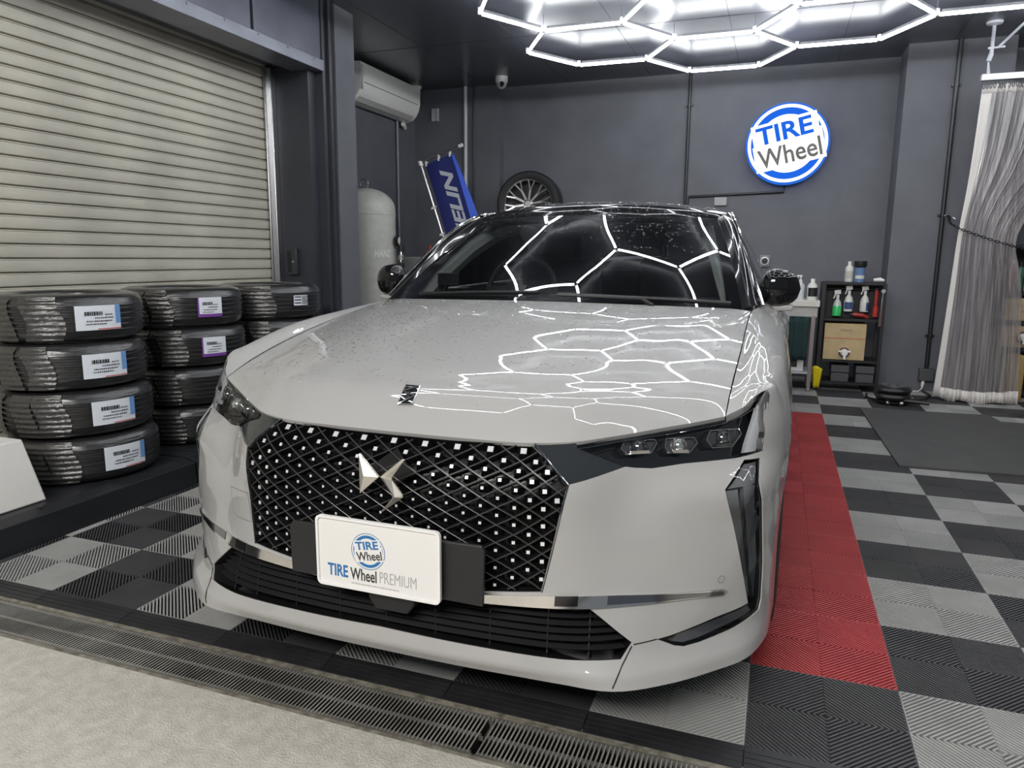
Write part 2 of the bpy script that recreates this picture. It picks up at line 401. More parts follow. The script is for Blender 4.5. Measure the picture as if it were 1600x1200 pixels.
# ------------------------------------------------------------------ shell
CZ = 3.10
def slab(name, *b, ma=WALL, kind='structure'):
    m = M(); m.box(*b); return tagit(m.build(name, ma, smooth=0), kind=kind)
slab('wall_back', -4.7, 3.8, 5.93, 6.08, -.06, 3.3)
slab('wall_left', -4.72, -4.52, 3.22, 5.95, -.06, 3.3)
slab('wall_right', 3.6, 3.8, -.6, 5.95, -.06, 3.3)
slab('ceiling', -4.9, 3.8, -.75, 6.08, CZ, CZ+.15, ma=CEIL)
m = M()
for x in (-3.6, -2.7, -1.8, -.9, 0, .9, 1.8, 2.7): m.box(x-.0025, x+.0025, -.7, 5.93, CZ-.0015, CZ+.01)
for y in (.6, 2.4, 4.2): m.box(-4.5, 3.6, y-.0025, y+.0025, CZ-.0015, CZ+.01)
tagit(m.build('trim_3', WALLD, smooth=0), kind='structure')
slab('wall_back', .555, 1.385, 5.49, 5.94, -.01, CZ)                     # pillar
slab('wall_back', -4.52, -3.45, 5.80, 5.94, -.01, CZ)                    # shallow pilaster at left
slab('wall_left', -3.98, -3.72, 2.955, 3.225, -.01, CZ)                  # door column
slab('wall_left', -4.60, -3.98, 3.02, 3.225, -.01, CZ)
m = M()
m.box(-3.86, -3.735, 2.80, 2.835, 0, CZ); m.box(-3.86, -3.715, 2.862, 2.90, 0, CZ); m.box(-3.87, -3.745, 2.835, 2.862, 0, CZ); m.box(-3.9, -3.76, 2.90, 2.955, 0, CZ)
tagit(m.build('trim_4', WALLD, smooth=0), kind='structure')
slab('wall_left', -4.60, -3.80, 2.70, 2.82, -.01, CZ, ma=WALLD)          # side panel of shutter recess
slab('wall_left', -4.40, -4.30, -3.0, 2.75, -.06, 3.3, ma=WALLD)
# beam over the shutter and sheet panels above it
m = M(); m.box(-3.95, -3.72, -3, 2.80, 2.575, 2.655); m.box(-4.2, -3.95, -3, 2.80, 2.62, 2.655)
for y in [(-2.9+.31*i) for i in range(19)]: m.lathe([(.0, .006), (.008, .004), (.008, 0)], (-3.72, y, 2.64), ax=(1,0,0), xx=(0,1,0), n=8)
tagit(m.build('trim_5', mat('beam_grey', (.19, .20, .24), .38, .5, noise=.15, nscale=5), bev=.004), kind='structure')
m = M()
for y0, y1 in ((-3, .2), (.21, 2.02), (2.05, 2.80)): m.box(-3.80, -3.745, y0, y1, 2.655, CZ)
tagit(m.build('trim_6', mat('panel_grey', (.10, .105, .135), .35, .3, noise=.2, nscale=3), smooth=0), kind='structure')
# roller shutter
m = M(); pit = .0745; z = .14
prof = []
while z < 2.62:
    prof += [(-4.164, z), (-4.1425, z+.0025), (-4.1405, z+.008), (-4.1395, z+.030), (-4.1405, z+.056), (-4.1425, z+.0595), (-4.150, z+.061), (-4.143, z+.0625), (-4.144, z+.0670), (-4.164, z+.0690)]; z += pit
m.grid(lambda i, y: (prof[i][0], y, prof[i][1]), list(range(len(prof))), [-3.0, 0, 2.66], flip=True)
tagit(m.build('door_1', CREAM, smooth=24), kind='structure')
m = M(); m.box(-4.20, -4.09, 2.645, 2.70, .13, 2.6); m.box(-4.13, -4.115, 2.60, 2.65, .13, 2.6)
tagit(m.build('trim_7', STEEL, bev=.004), kind='structure')
# black curb platform
CURB = mat('curb_black', (.014, .015, .018), .45, noise=.2, nscale=5)
for y0, y1, lab in ((-3.0, .775, 'x'), (.79, 2.69, 'y')):
    m = M(); m.add([(-4.13,y0,-.013),(-3.235,y0,-.013),(-3.235,y1,-.013),(-4.13,y1,-.013),(-4.13,y0,.135),(-3.31,y0,.135),(-3.245,y0,.118),(-4.13,y1,.135),(-3.31,y1,.135),(-3.245,y1,.118)],
        [(0,3,2,1),(4,5,8,7),(5,6,9,8),(6,1,2,9),(0,1,6,5,4),(3,7,8,9,2),(0,4,7,3)])
    y = y0+.10
    while y < y1-.05: m.box(-3.50, -3.29, y-.004, y+.004, .132, .1375); y += .19
    tagit(m.build('trim_8', CURB, smooth=0, bev=.004), kind='structure')
# ------------------------------------------------------------------ the car: measured surfaces
import math
ZR=[.195,.226,.26,.33,.42,.55,.64,.70,.76,.85]
SC=[0,.22,.45,.60,.72,.82,.89,.934,.95]
YT=[[-.622,-.620,-.608,-.594,-.515,-.416,-.330,-.215,-.085],
    [-.640,-.637,-.620,-.590,-.507,-.409,-.322,-.210,-.082],
    [-.634,-.630,-.608,-.558,-.470,-.375,-.295,-.195,-.075],
    [-.628,-.622,-.592,-.532,-.450,-.361,-.285,-.180,-.06],
    [-.632,-.622,-.575,-.502,-.430,-.358,-.288,-.178,-.045],
    [-.628,-.614,-.563,-.475,-.413,-.348,-.290,-.172,-.03],
    [-.612,-.602,-.557,-.448,-.392,-.338,-.285,-.165,-.012],
    [-.585,-.577,-.532,-.425,-.348,-.275,-.212,-.110,-.002],
    [-.530,-.524,-.482,-.392,-.316,-.246,-.182,-.085,.015],
    [-.430,-.424,-.380,-.310,-.245,-.185,-.130,-.045,.045]]
SL=[[0]*9,[0]*9,[0]*9,[0]*9,[0]*9,[0,0,0,0,0,0,0,.001,.004],[0,0,0,0,0,0,0,.003,.008],[0,0,0,0,0,0,0,.003,.010],[0,0,0,0,0,0,0,.003,.011],[0,0,0,0,0,0,-.003,-.004,.004]]
def herm(xs,ys,x):
    n=len(xs); i=min(max(bisect.bisect_right(xs,x)-1,0),n-2)
    h=xs[i+1]-xs[i]; t=(x-xs[i])/h
    def m(k):
        if k==0: return (ys[1]-ys[0])/(xs[1]-xs[0])
        if k==n-1: return (ys[-1]-ys[-2])/(xs[-1]-xs[-2])
        h0=xs[k]-xs[k-1];h1=xs[k+1]-xs[k]
        d0=(ys[k]-ys[k-1])/h0; d1=(ys[k+1]-ys[k])/h1
        return (d0*h1+d1*h0)/(h0+h1)
    m0=m(i)*h;m1=m(i+1)*h
    t2=t*t;t3=t2*t
    return (2*t3-3*t2+1)*ys[i]+(t3-2*t2+t)*m0+(-2*t3+3*t2)*ys[i+1]+(t3-t2)*m1
AI=list(range(9))
def F(a,z):
    sg=1 if a>=0 else -1; a=abs(a)
    ys=[];ss=[]
    for j in range(9):
        ys.append(herm(ZR,[YT[i][j] for i in range(10)],z)); ss.append(SC[j]+herm(ZR,[SL[i][j] for i in range(10)],z))
    # mirror pad for symmetric slope at 0
    ai=[-1]+AI
    return (sg*herm(ai,[-ss[1]]+ss,a),herm(ai,[ys[1]]+ys,a),z)
YF=([0,.2,.369,.466,.56,.668,.741,.797,.83],[-.531,-.526,-.508,-.474,-.410,-.331,-.278,-.236,-.205])
YB=([0,.4,.65,.8],[.66,.70,.79,.86])
ZC=([0,.02,.066,.15,.3,.5,.75,1],[.757,.785,.835,.872,.914,.957,1.0,1.03])
ZS=([0,.1,.215,.4,.58,.76,1],[.803,.84,.872,.913,.946,.974,1.003])
W0=([0,.2,.369,.466,.56,.668,.741,.8],[0,0,0,.1,.30,.60,.80,1])
W1=([0,.2,.4,.6,.8],[0,.015,.10,.42,1])
SH=([-.24,0,.2,.4,.6,.86],[.797,.801,.805,.806,.806,.809])
def sm(x): x=min(max(x,0),1); return x*x*(3-2*x)
def hood(q,e):
    """q in -1..1 across (shut line to shut line), e 0 front..1 rear"""
    sg=1 if q>=0 else -1; q=abs(q)
    s=q*.8
    yf=herm(YF[0],YF[1],s);yb=herm(YB[0],YB[1],s)
    y=yf+(yb-yf)*e
    k=sm(e/.30)
    sc=.44+.30*e; wc=.10+.55*e
    d=s-sc; r=.022; dp=.5*(d+math.sqrt(d*d+r*r))        # soft crease
    w1=wc*(min(s,sc)/sc)**2 if d<0 else wc
    w1=wc*((s-dp)/sc)**2*(1 if s-dp>0 else 0)+dp/(.8-sc+.004)*(1-wc)
    w=herm(W0[0],W0[1],s)*(1-k)+w1*k
    z=herm(ZC[0],ZC[1],e)*(1-w)+herm(ZS[0],ZS[1],e)*w
    s2=s*(herm(SH[0],SH[1],y)/.8) if q>.5 else s
    s2=s+(herm(SH[0],SH[1],y)-.8)*q**4
    return (sg*s2,y,z)
ZCR=([-.30,-.236,-.19,-.145,-.11,-.06,.04,.155,.34,.54,.75,1.0,1.6,2.4,3.2],[.785,.804,.821,.844,.862,.878,.902,.926,.953,.970,.986,1.0,1.02,1.04,1.06])
SSD=([-.25,-.2,-.1,0,.2,.4,.7,1.0,1.6,2.4,2.8,3.3,3.6,3.9],[-.11,-.068,-.026,0,.008,.014,.012,-.004,-.006,.0,.012,.0,-.06,-.18])
def zshut(y):
    e=(y+.236)/1.096
    return herm(ZS[0],ZS[1],e) if e<1 else 1.003+herm([.86,1.0,1.6,2.6,3.3,3.8],[0,.022,.032,.05,.065,.05],y)
def belt(y): return herm(SH[0],SH[1],y) if y<.86 else herm([.86,1.0,1.6,2.6,3.2,3.6,3.9],[.809,.850,.862,.845,.79,.70,.6],y)
def fender(y,w):
    """w 0 shut line/belt .. 7 sill ; s>0 side"""
    zc=herm(ZCR[0],ZCR[1],y); d=herm(SSD[0],SSD[1],y)
    sh=belt(y); zs=zshut(y)
    dn=min(d,0) if y<.1 else 0
    f=sm((y-.86)/.3)
    P=[(sh,zs),(max(.862+dn*.35,sh+.02)*(1-f)+(sh+.03)*f,(zc+.002)*(1-f)+(zs-.02)*f),((.912+dn*.9)*(1-f)+(sh+.06)*f,(zc-.018+.014*sm(-y/.11))*(1-f)+(zs-.05)*f),((.945+d*.5+dn*.5)*(1-f)+(sh+.085)*f,(zc-.075)*(1-f)+(zs-.12)*f),(.961+d,.72),(.955+d,.52),(.950+d,.33),(.935+d*.5,.20)]
    xs=list(range(8))
    return (herm(xs,[a for a,b in P],w),y,herm(xs,[b for a,b in P],w))

XC = -1.30; CY = 1.5
def P3(t): return Vector((XC+t[0], t[1], t[2]))
def Ff(a, z): return P3(F(a, z))
def nrm(fn, a, b, ea=.02, eb=.004):
    n = (Vector(fn(a+ea, b))-Vector(fn(a-ea, b))).cross(Vector(fn(a, b+eb))-Vector(fn(a, b-eb))); return n.normalized()
def Fn(a, z): return nrm(Ff, a, z)
def Fo(a, z, o): return Ff(a, z)+Fn(a, z)*o
UV = {"grille_low": [[-1.397, 0.412], [-1.221, 0.41]], "bezel": [[1.638, 0.754], [2.089, 0.76], [2.129, 0.749], [2.478, 0.727], [2.866, 0.701], [2.082, 0.67]], "lamp": [[2.114, 0.756], [2.722, 0.77], [3.552, 0.784], [4.198, 0.792], [4.72, 0.8], [5.303, 0.818], [5.871, 0.841], [6.177, 0.861], [6.301, 0.845], [6.171, 0.787], [6.057, 0.712], [5.145, 0.703], [3.917, 0.7], [3.312, 0.693], [3.008, 0.697], [2.866, 0.701], [2.518, 0.725], [2.129, 0.746]], "lampline": [[2.142, 0.751], [2.734, 0.76], [3.56, 0.772], [4.732, 0.789], [5.316, 0.806], [5.817, 0.824]], "mod1": [[2.842, 0.766], [3.363, 0.763], [3.41, 0.753], [3.325, 0.73], [2.922, 0.731], [2.813, 0.746]], "mod2": [[3.582, 0.764], [4.159, 0.763], [4.256, 0.748], [4.099, 0.725], [3.692, 0.728], [3.591, 0.742]], "mod3": [[4.514, 0.777], [5.304, 0.777], [5.404, 0.762], [5.154, 0.731], [4.616, 0.732], [4.464, 0.754]], "lampwhite": [[5.981, 0.822], [6.239, 0.838], [6.196, 0.795], [6.028, 0.714], [5.52, 0.715], [5.714, 0.769]], "drl": [[5.41, 0.698], [5.999, 0.697], [6.043, 0.653], [6.24, 0.605], [6.512, 0.42], [6.549, 0.318], [6.447, 0.293], [5.341, 0.273], [4.569, 0.264], [4.218, 0.263], [4.019, 0.269], [3.67, 0.29], [3.912, 0.293], [4.888, 0.315], [5.906, 0.33], [5.443, 0.483], [4.93, 0.641]], "drlfoot": [[3.999, 0.277], [4.237, 0.27], [4.562, 0.272], [5.311, 0.284], [6.195, 0.298], [6.009, 0.317], [4.936, 0.303], [4.119, 0.289]], "drlbarA": [[4.983, 0.639], [5.35, 0.643], [6.047, 0.356], [5.99, 0.335]], "drlbarB": [[5.521, 0.655], [6.001, 0.647], [6.341, 0.427], [6.306, 0.329], [6.083, 0.4]], "drltop": [[5.483, 0.692], [5.955, 0.693], [5.995, 0.651], [5.343, 0.648], [5.046, 0.644]], "chrome": [[1.272, 0.396], [1.86, 0.404], [2.41, 0.404], [3.022, 0.401], [4.031, 0.394], [5.035, 0.388], [5.128, 0.382], [5.044, 0.373], [4.238, 0.377], [3.567, 0.376], [3.039, 0.375], [2.544, 0.374], [2.115, 0.375], [1.273, 0.375]], "intake": [[2.115, 0.374], [2.492, 0.373], [2.861, 0.332], [3.225, 0.29], [3.072, 0.259], [2.169, 0.262], [1.506, 0.264], [0.874, 0.266]], "slats": [[1.679, 0.366], [1.823, 0.339], [1.904, 0.314], [1.912, 0.291], [1.957, 0.273]], "liplow": [[-0.003, 0.267]], "tow": [[-2.796, 0.532], [-2.041, 0.546], [-1.931, 0.467], [-2.361, 0.463], [-2.575, 0.466]], "pdc": [[4.985, 0.413]], "crease1": [[3.26, 0.286], [3.67, 0.29]], "crease2": [[3.23, 0.283], [3.111, 0.248], [3.0, 0.204]], "bevel": [[2.915, 0.228], [1.588, 0.231], [0.889, 0.233]]}
KX = .105
PAINT = mat('pearl_grey_paint', (.41, .405, .395), .55, .10, 1.0, .015, spec=.15)
BGLOSS = mat('black_gloss', (.008, .008, .009), .10, 0, .6, .02)
BSAT = mat('satin_black', (.010, .010, .011), .38); GAP = mat('shut_gap', (.012, .012, .012), .9); SEAM = mat('fine_seam', (.20, .20, .195), .6)
CHROME = mat('chrome', (.80, .78, .74), .07, 1); CHROMED = mat('dark_chrome', (.30, .30, .31), .10, 1); WIRE = mat('grille_wire', (.10, .10, .10), .28, .4); DROP = glass_mat('water', (.97, .97, .97), 1.5, gloss=2.2); STUD = mat('stud_chrome', (.92, .92, .92), .30, .45)
PIANO = mat('piano_black', (.006, .006, .007), .06, 0, 1.0, .01); GREYGL = mat('bezel_dark', (.022, .026, .028), .10, 0, 1.0, .02)
LENS = glass_mat('lamp_lens', (.93, .94, .95), 1.35); SMOKE = glass_mat('smoked_lens', (.80, .81, .83), 1.4)
WSG = glass_mat('windshield_glass', (.78, .82, .81), 1.52, gloss=1.5); SIDEG = glass_mat('side_glass', (.84, .88, .87), 1.5)
TRIMG = mat('interior_light_grey', (.66, .68, .65), .85); SEAT = mat('seat_black', (.015, .015, .016), .6); DASH = mat('dash_black', (.016, .017, .018), .65)
TYRE = mat('tyre_black', (.016, .016, .017), .6); RIMM = mat('rim_silver', (.42, .42, .43), .28, .9)
SLAT = mat('slat_dark', (.030, .030, .032), .28); DRLG = mat('drl_grey', (.26, .265, .27), .45); LAMPIN = mat('lamp_inner', (.16, .16, .16), .22, .8)
car = thing('car', 'silver grey pearl crossover car with diamond mesh grille parked nose out on the tiles', 'car', (XC, CY, 0))
def mir(l): return [(-a, b) for a, b in l]
def half(l): return l+[(-a, b) for a, b in l[::-1] if a != 0]
# bumper skin with openings
G_ = [(0, .752), (.5, .752), (1.0, .753), (1.637, .754), (2.089, .671), (1.844, .412), (.9, .397), (0, .390)]
lamp_low = [(6.054, .712), (5.143, .703), (3.916, .7), (3.313, .693), (3.01, .697), (2.868, .701), (2.089, .671), (1.844, .412), (.9, .397), (0, .390)]
right = [(0, .195), (6.2, .197), (7.2, .205), (8, .235), (8, .69)]+lamp_low
outer = right+[(-a, b) for a, b in right[::-1] if a != 0]
intake = [(0, .366), (2.115, .374), (2.492, .373), (2.861, .332), (3.228, .291), (3.072, .259), (2.169, .258), (1.0, .262), (0, .266)]
intake_full = half(intake)
drl = UV['drl']
bump = patch('bumper', Ff, Fn, [outer, intake_full, drl, mir(drl)], PAINT, car, st=.020, rim=.0035, kx=KX)
tag_ = lambda o, l: tagit(o, l)
def gline(name, l, parent, r=.0016, ma=GAP, off=.0002, closed=False):
    l = resample([(a*KX, b) for a, b in l], .015, closed); m = M(); m.tube([Fo(a/KX, b, off) for a, b in l], r, 6, closed=closed); return m.build(name, ma, parent)
for sg in (1, -1):
    f = (lambda l: l) if sg > 0 else mir
    gline('seam', f(UV['crease1']), bump); gline('seam', f(UV['crease2']), bump)
gline('tow_cover', UV['tow'], bump, r=.0010, closed=True, ma=SEAM)
for sg in (1, -1):
    c = UV['pdc'][0]; gline('parking_sensor', [(sg*c[0]+.085*cos(t), c[1]+.009*sin(t)) for t in lin(0, 2*pi, 20)[:-1]], bump, r=.0009, closed=True, ma=SEAM)
# grille
Gf = half(G_)
gr = patch('grille', Ff, Fn, [Gf], BSAT, car, st=.02, rim=-.046, off=-.05, kx=KX)
def a_of_s(s, z):
    lo, hi = -8.0, 8.0
    for _ in range(40):
        m = (lo+hi)/2
        if F(m, z)[0] < s: lo = m
        else: hi = m
    return lo
FK = ([0, .5, 1, 1.5, 2, 2.5, 3, 3.5, 4, 4.5, 5, 5.5, 6, 6.5], [0, .044, .089, .134, .178, .222, .264, .305, .347, .383, .416, .447, .476, .504])
def kpos(k, j):
    z = .742-.0217*j; s = math.copysign(herm(FK[0], FK[1], abs(k)), k); return a_of_s(s, z), z
ins = lambda a, z, d=0: inpoly(a*KX, z, [(p*KX, q) for p, q in Gf])
mm_, mw, studs = M(), M(), []
for j in range(-1, 17):
    for k2 in range(-13, 14):
        k = k2/2
        if (k2+j) % 2 == 0:      # a stud
            a, z = kpos(k, j)
            if not ins(a, z): continue
            if not (ins(a+.04, z+.006) and ins(a-.04, z+.006) and ins(a, z-.008)): continue
            h = .0030+.0044*max(math.exp(-max(j, 0)/1.6), .75*(min(abs(k), 5.5)/5.5)**3*(1-.5*j/16))
            c = Fo(a, z, -.016); n = Fn(a, z); x = (Ff(a+.05, z)-Ff(a-.05, z)).normalized(); y = n.cross(x)
            n2 = (n+y*.45*(1 if j < 3 else .25)).normalized()
            b = [c+n2*.0052+h*1.02*(p*x+q*y) for p, q in ((-1,-1),(1,-1),(1,1),(-1,1))]; t = [c+n2*.0062+h*(p*x+q*y) for p, q in ((-1,-1),(1,-1),(1,1),(-1,1))]
            studs.append((h, M().add(b+t, [(0,1,5,4),(1,2,6,5),(2,3,7,6),(3,0,4,7),(4,5,6,7)])))
            b = [c-n*.024+.021*(p*x*.95+q*y*.62) for p, q in ((-.8,-.8),(.8,-.8),(.8,.8),(-.8,.8))]; t = [c+n2*.0050+h*1.15*(p*x+q*y) for p, q in ((-1,-1),(1,-1),(1,1),(-1,1))]
            mm_.add(b+t, [(0,1,5,4),(1,2,6,5),(2,3,7,6),(3,0,4,7),(4,5,6,7)])
        else:                    # a lattice node: strands down-left and down-right
            for dk in (-.5, .5):
                pts = []
                for t in lin(0, 1, 5):
                    a, z = kpos(k+dk*t, j+t)
                    if ins(a, z): pts.append((a, z))
                if len(pts) > 1:
                    mw.tube([Fo(a, z, -.005) for a, z in pts], .0009, 5, caps=False)
                    P = [Fo(a, z, -.0065) for a, z in pts]; Q = [Fo(a, z, -.030) for a, z in pts]
                    for i in range(len(P)-1): mm_.bar(P[i]*.5+Q[i]*.5, P[i+1]*.5+Q[i+1]*.5, .0045, .024, up=Fn(*pts[0]))
mm_.build('grille_mesh', BSAT, gr, smooth=0); mw.build('grille_wire', WIRE, gr); studs.sort(key=lambda q: -q[0])
for h, q in studs[:100]: q.build('grille_stud', STUD, gr, smooth=0)
rest = M()
for h, q in studs[100:]: rest.add(q.v, q.f)
tagit(rest.build('grille_studs', STUD, gr, smooth=0), 'small chrome studs in the lower grille mesh', kind='stuff')
for sg in (1, -1):
    l = [(sg*a, b) for a, b in [(1.637, .754), (2.089, .671), (1.844, .412)]]
    gline('grille_frame', l, gr, r=.0028, ma=CHROMED, off=.0)
# emblem
em = [[(-.033,.727),(.020,.673),(-.033,.626)], [(.024,.674),(.084,.724),(.090,.722),(.055,.675),(.055,.668),(.084,.634),(.084,.628),(.026,.584),(.026,.588),(.055,.622),(.056,.632)]]
ey = -.648
m = M()
c = em[0]; ap = (-.014, ey-.020, .6755); vs = [P3((a, ey, b)) for a, b in c]+[P3((a, ey-.008, b)) for a, b in c]+[P3(ap)]
m.add(vs, [(0,1,4,3),(1,2,5,4),(2,0,3,5),(3,4,6),(4,5,6),(5,3,6),(2,1,0)])
S = em[1]; n = len(S)
rg = [(.040, .6745, .017), (.087, .723, .006), (.069, .631, .017), (.026, .586, .006)]
m.add([P3((a, ey, b)) for a, b in S]+[P3((a, ey-.005, b)) for a, b in S]+[P3((a, ey-h, b)) for a, b, h in rg],
      [(i, (i+1) % n, n+(i+1) % n, n+i) for i in range(n)]+[tuple(2*n+q[1] if isinstance(q, tuple) else n+q for q in f) for f in (
      (0, 1, (0, 1), (0, 0)), (1, 2, (0, 1)), (2, 3, (0, 0), (0, 1)), (3, 4, (0, 0)), (4, 5, (0, 2), (0, 0)), (5, 6, (0, 2)), (6, 7, (0, 3), (0, 2)), (7, 8, (0, 3)), (8, 9, (0, 2), (0, 3)), (9, 10, (0, 2)), (10, 0, (0, 0), (0, 2)))])
m.build('emblem', mat('emblem_chrome', (.74, .70, .62), .30, .75), gr, smooth=0)
patch('emblem_base', Ff, Fn, [[(-.20, .676), (.09, .728), (.38, .676), (.09, .624)]], mat('emblem_back', (.004, .004, .004), .6, spec=.2), gr, st=.02, rim=.02, off=-.006, kx=KX)
# bezels and headlights
for sg in (1, -1):
    f = (lambda l: list(l)) if sg > 0 else mir
    patch('headlight_bezel', Ff, Fn, [f(UV['bezel'])], GREYGL, car, st=.02, rim=.03, off=-.004, kx=KX)
    lamp = [(a, b) for a, b in UV['lamp']]; lamp[-2] = (2.52, .7255)
    hl = patch('headlight', Ff, Fn, [f(lamp)], PIANO, car, st=.02, rim=-.047, off=-.052, kx=KX)
    for mod in ('mod1', 'mod2', 'mod3'):
        l = f(UV[mod]); n = len(l); ca = sum(a for a, b in l)/n; cb = sum(b for a, b in l)/n
        patch('projector_housing', Ff, Fn, [l], LAMPIN, hl, st=.02, rim=.03, off=-.030, kx=KX)
        gline('projector_trim', l, hl, r=.0020, ma=CHROME, off=-.022, closed=True)
        c = Fo(ca, cb, -.040); n_ = Fn(ca, cb); x = (Ff(ca+.05, cb)-Ff(ca-.05, cb)).normalized()
        m = M(); m.lathe([(.023, .006), (.0225, .016), (.017, .024), (.009, .0285), (.0001, .030)], c, ax=n_, xx=x, n=20); m.build('projector_lens', mat('lens_glass', (.75, .76, .74) if mod == 'mod2' else (.20, .21, .21), .05, .85, 1), hl)
        l2 = [(ca+(a-ca)*.80, cb+(b-cb)*.80) for a, b in l]; l2 = sorted(l2, key=lambda q: q[1])[:2]
        p, q = Fo(*l2[0], -.016), Fo(*l2[1], -.016); m = M(); m.bar(p, q, .006, .008); m.build('projector_trim', CHROME if mod != 'mod3' else CHROMED, hl, smooth=0)
    gline('lamp_strip', f(UV['lampline']), hl, r=.0018, ma=CHROMED, off=-.012)
    tag_(patch('corner_reflector', Ff, Fn, [f(UV['lampwhite'])], mat('lamp_white', (.88, .89, .90), .3), hl, st=.02, rim=.012, off=-.018, kx=KX), 'white corner reflector of the headlight')
    patch('lamp_lens', Ff, Fn, [f(lamp)], LENS, hl, st=.02, rim=0, off=0, kx=KX)
    dr = patch('running_light', Ff, Fn, [f(drl)], BSAT, car, st=.02, rim=-.032, off=-.038, kx=KX)
    for nm in ('drlbarA', 'drlbarB', 'drltop'): patch('light_bar', Ff, Fn, [f(UV[nm])], DRLG, dr, st=.012, rim=.02, off=-.012, kx=KX)
    tag_(patch('fog_strip', Ff, Fn, [f(UV['drlfoot'])], DRLG, dr, st=.012, rim=.014, off=-.010, kx=KX), 'grey foot of the running light')
    patch('running_light_lens', Ff, Fn, [f(drl)], SMOKE, dr, st=.02, rim=0, off=-.005, kx=KX)
# lower intake
it = patch('lower_intake', Ff, Fn, [intake_full], BSAT, car, st=.02, rim=-.0855, off=-.09, kx=KX)
for z in (.353, .335, .317, .299, .281):
    t = (.373-z)/(.373-.291); ae = 2.49+(3.20-2.49)*min(t, 1) if z > .291 else 3.228-(z-.291)/(.259-.291)*.156
    m = M(); A = lin(-ae, ae, 41)
    m.grid(lambda i, a: Fo(a, z+(.004, -.004, -.007, -.001)[i]*(1-.5*(abs(a)/ae)**6), (-.055, -.018, -.022, -.055)[i]), [0, 1, 2, 3], A); m.build('slat', SLAT, it, smooth=60)
m = M()
for a in lin(-2.6, 2.6, 9): m.bar(Fo(a, .375 if abs(a) < 2 else .36, -.05), Fo(a, .262, -.05), .004, .03, up=(0,-1,0))
m.build('intake_rib', BLK, it, smooth=0)
m = M(); m.prism([(-.016,.392),(.108,.392),(.112,.355),(.092,.326),(.002,.326),(-.018,.355)], P3((0,-.655,0)), (1,0,0), (0,0,1), (0,1,0), .05); m.build('radar_sensor', BLK, it, bev=.004)
# chrome blade
ch = [(0, .392)]+UV['chrome'][:7]+UV['chrome'][7:]+[(0, .372)]
cb_ = patch('chrome_blade', Ff, Fn, [half(ch)], CHROME, car, st=.012, rim=.018, off=.006, kx=KX)
for sg in (1, -1):  # dark reflections in the chrome, painted as darker strips laid over it
    patch('blade_reflection', Ff, Fn, [[(sg*a, b) for a, b in [(2.0, .4045), (2.30, .405), (2.30, .381), (2.0, .381)]]], PIANO, cb_, st=.012, rim=.004, off=.0075, kx=KX)
    patch('blade_reflection', Ff, Fn, [[(sg*a, b) for a, b in [(2.75, .402), (3.3, .3985), (4.2, .3905), (5.03, .3825), (5.03, .3735), (4.2, .379), (3.3, .381), (2.75, .381)]]], CHROMED, cb_, st=.012, rim=.004, off=.0072, kx=KX)
# plate on its bracket
def rrect(x0, x1, z0, z1, r, n=5):
    out = []
    for cx, cz, a in ((x1-r, z1-r, 0), (x0+r, z1-r, pi/2), (x0+r, z0+r, pi), (x1-r, z0+r, 1.5*pi)): out += [(cx+r*cos(a+pi/2*i/n), cz+r*sin(a+pi/2*i/n)) for i in range(n+1)]
    return out
br = M(); br.prism([(-.236,.394),(.300,.390),(.304,.528),(.296,.541),(-.228,.533),(-.238,.520)], P3((0,-.668,0)), (1,0,0), (0,0,1), (0,1,0), .012); br.box(XC-.15, XC+.2, -.66, -.59, .42, .50)
bracket = br.build('plate_bracket', mat('bracket_black', (.016, .016, .017), .42), car, bev=.003, smooth=0)
PW = mat('plate_white', (.80, .785, .755), .35); PB = mat('print_blue', (.020, .16, .42), .4); PK = mat('print_dark', (.035, .036, .04), .4); PG = mat('print_grey', (.36, .36, .37), .4)
pl = M(); pl.prism(rrect(-.143, .200, .386, .569, .014), P3((0,-.685,0)), (1,0,0), (0,0,1), (0,1,0), .006)
plate = tag_(pl.build('license_plate', PW, car, smooth=30, bev=.001), 'white show plate with blue and black lettering')
m = M(); r1 = rrect(-.143, .200, .386, .569, .014); r2 = rrect(-.137, .194, .392, .563, .010); n = len(r1)
m.add([P3((a, -.690, b)) for a, b in r1]+[P3((a, -.690, b)) for a, b in r2]+[P3((a, -.684, b)) for a, b in r1]+[P3((a, -.684, b)) for a, b in r2], [q for i in range(n) for j in [(i+1) % n] for q in ((i, j, n+j, n+i), (i, 2*n+i, 2*n+j, j), (n+i, n+j, 3*n+j, 3*n+i))])
m.build('plate_rim', mat('plate_rim_white', (.84, .83, .81), .3), plate, smooth=0)
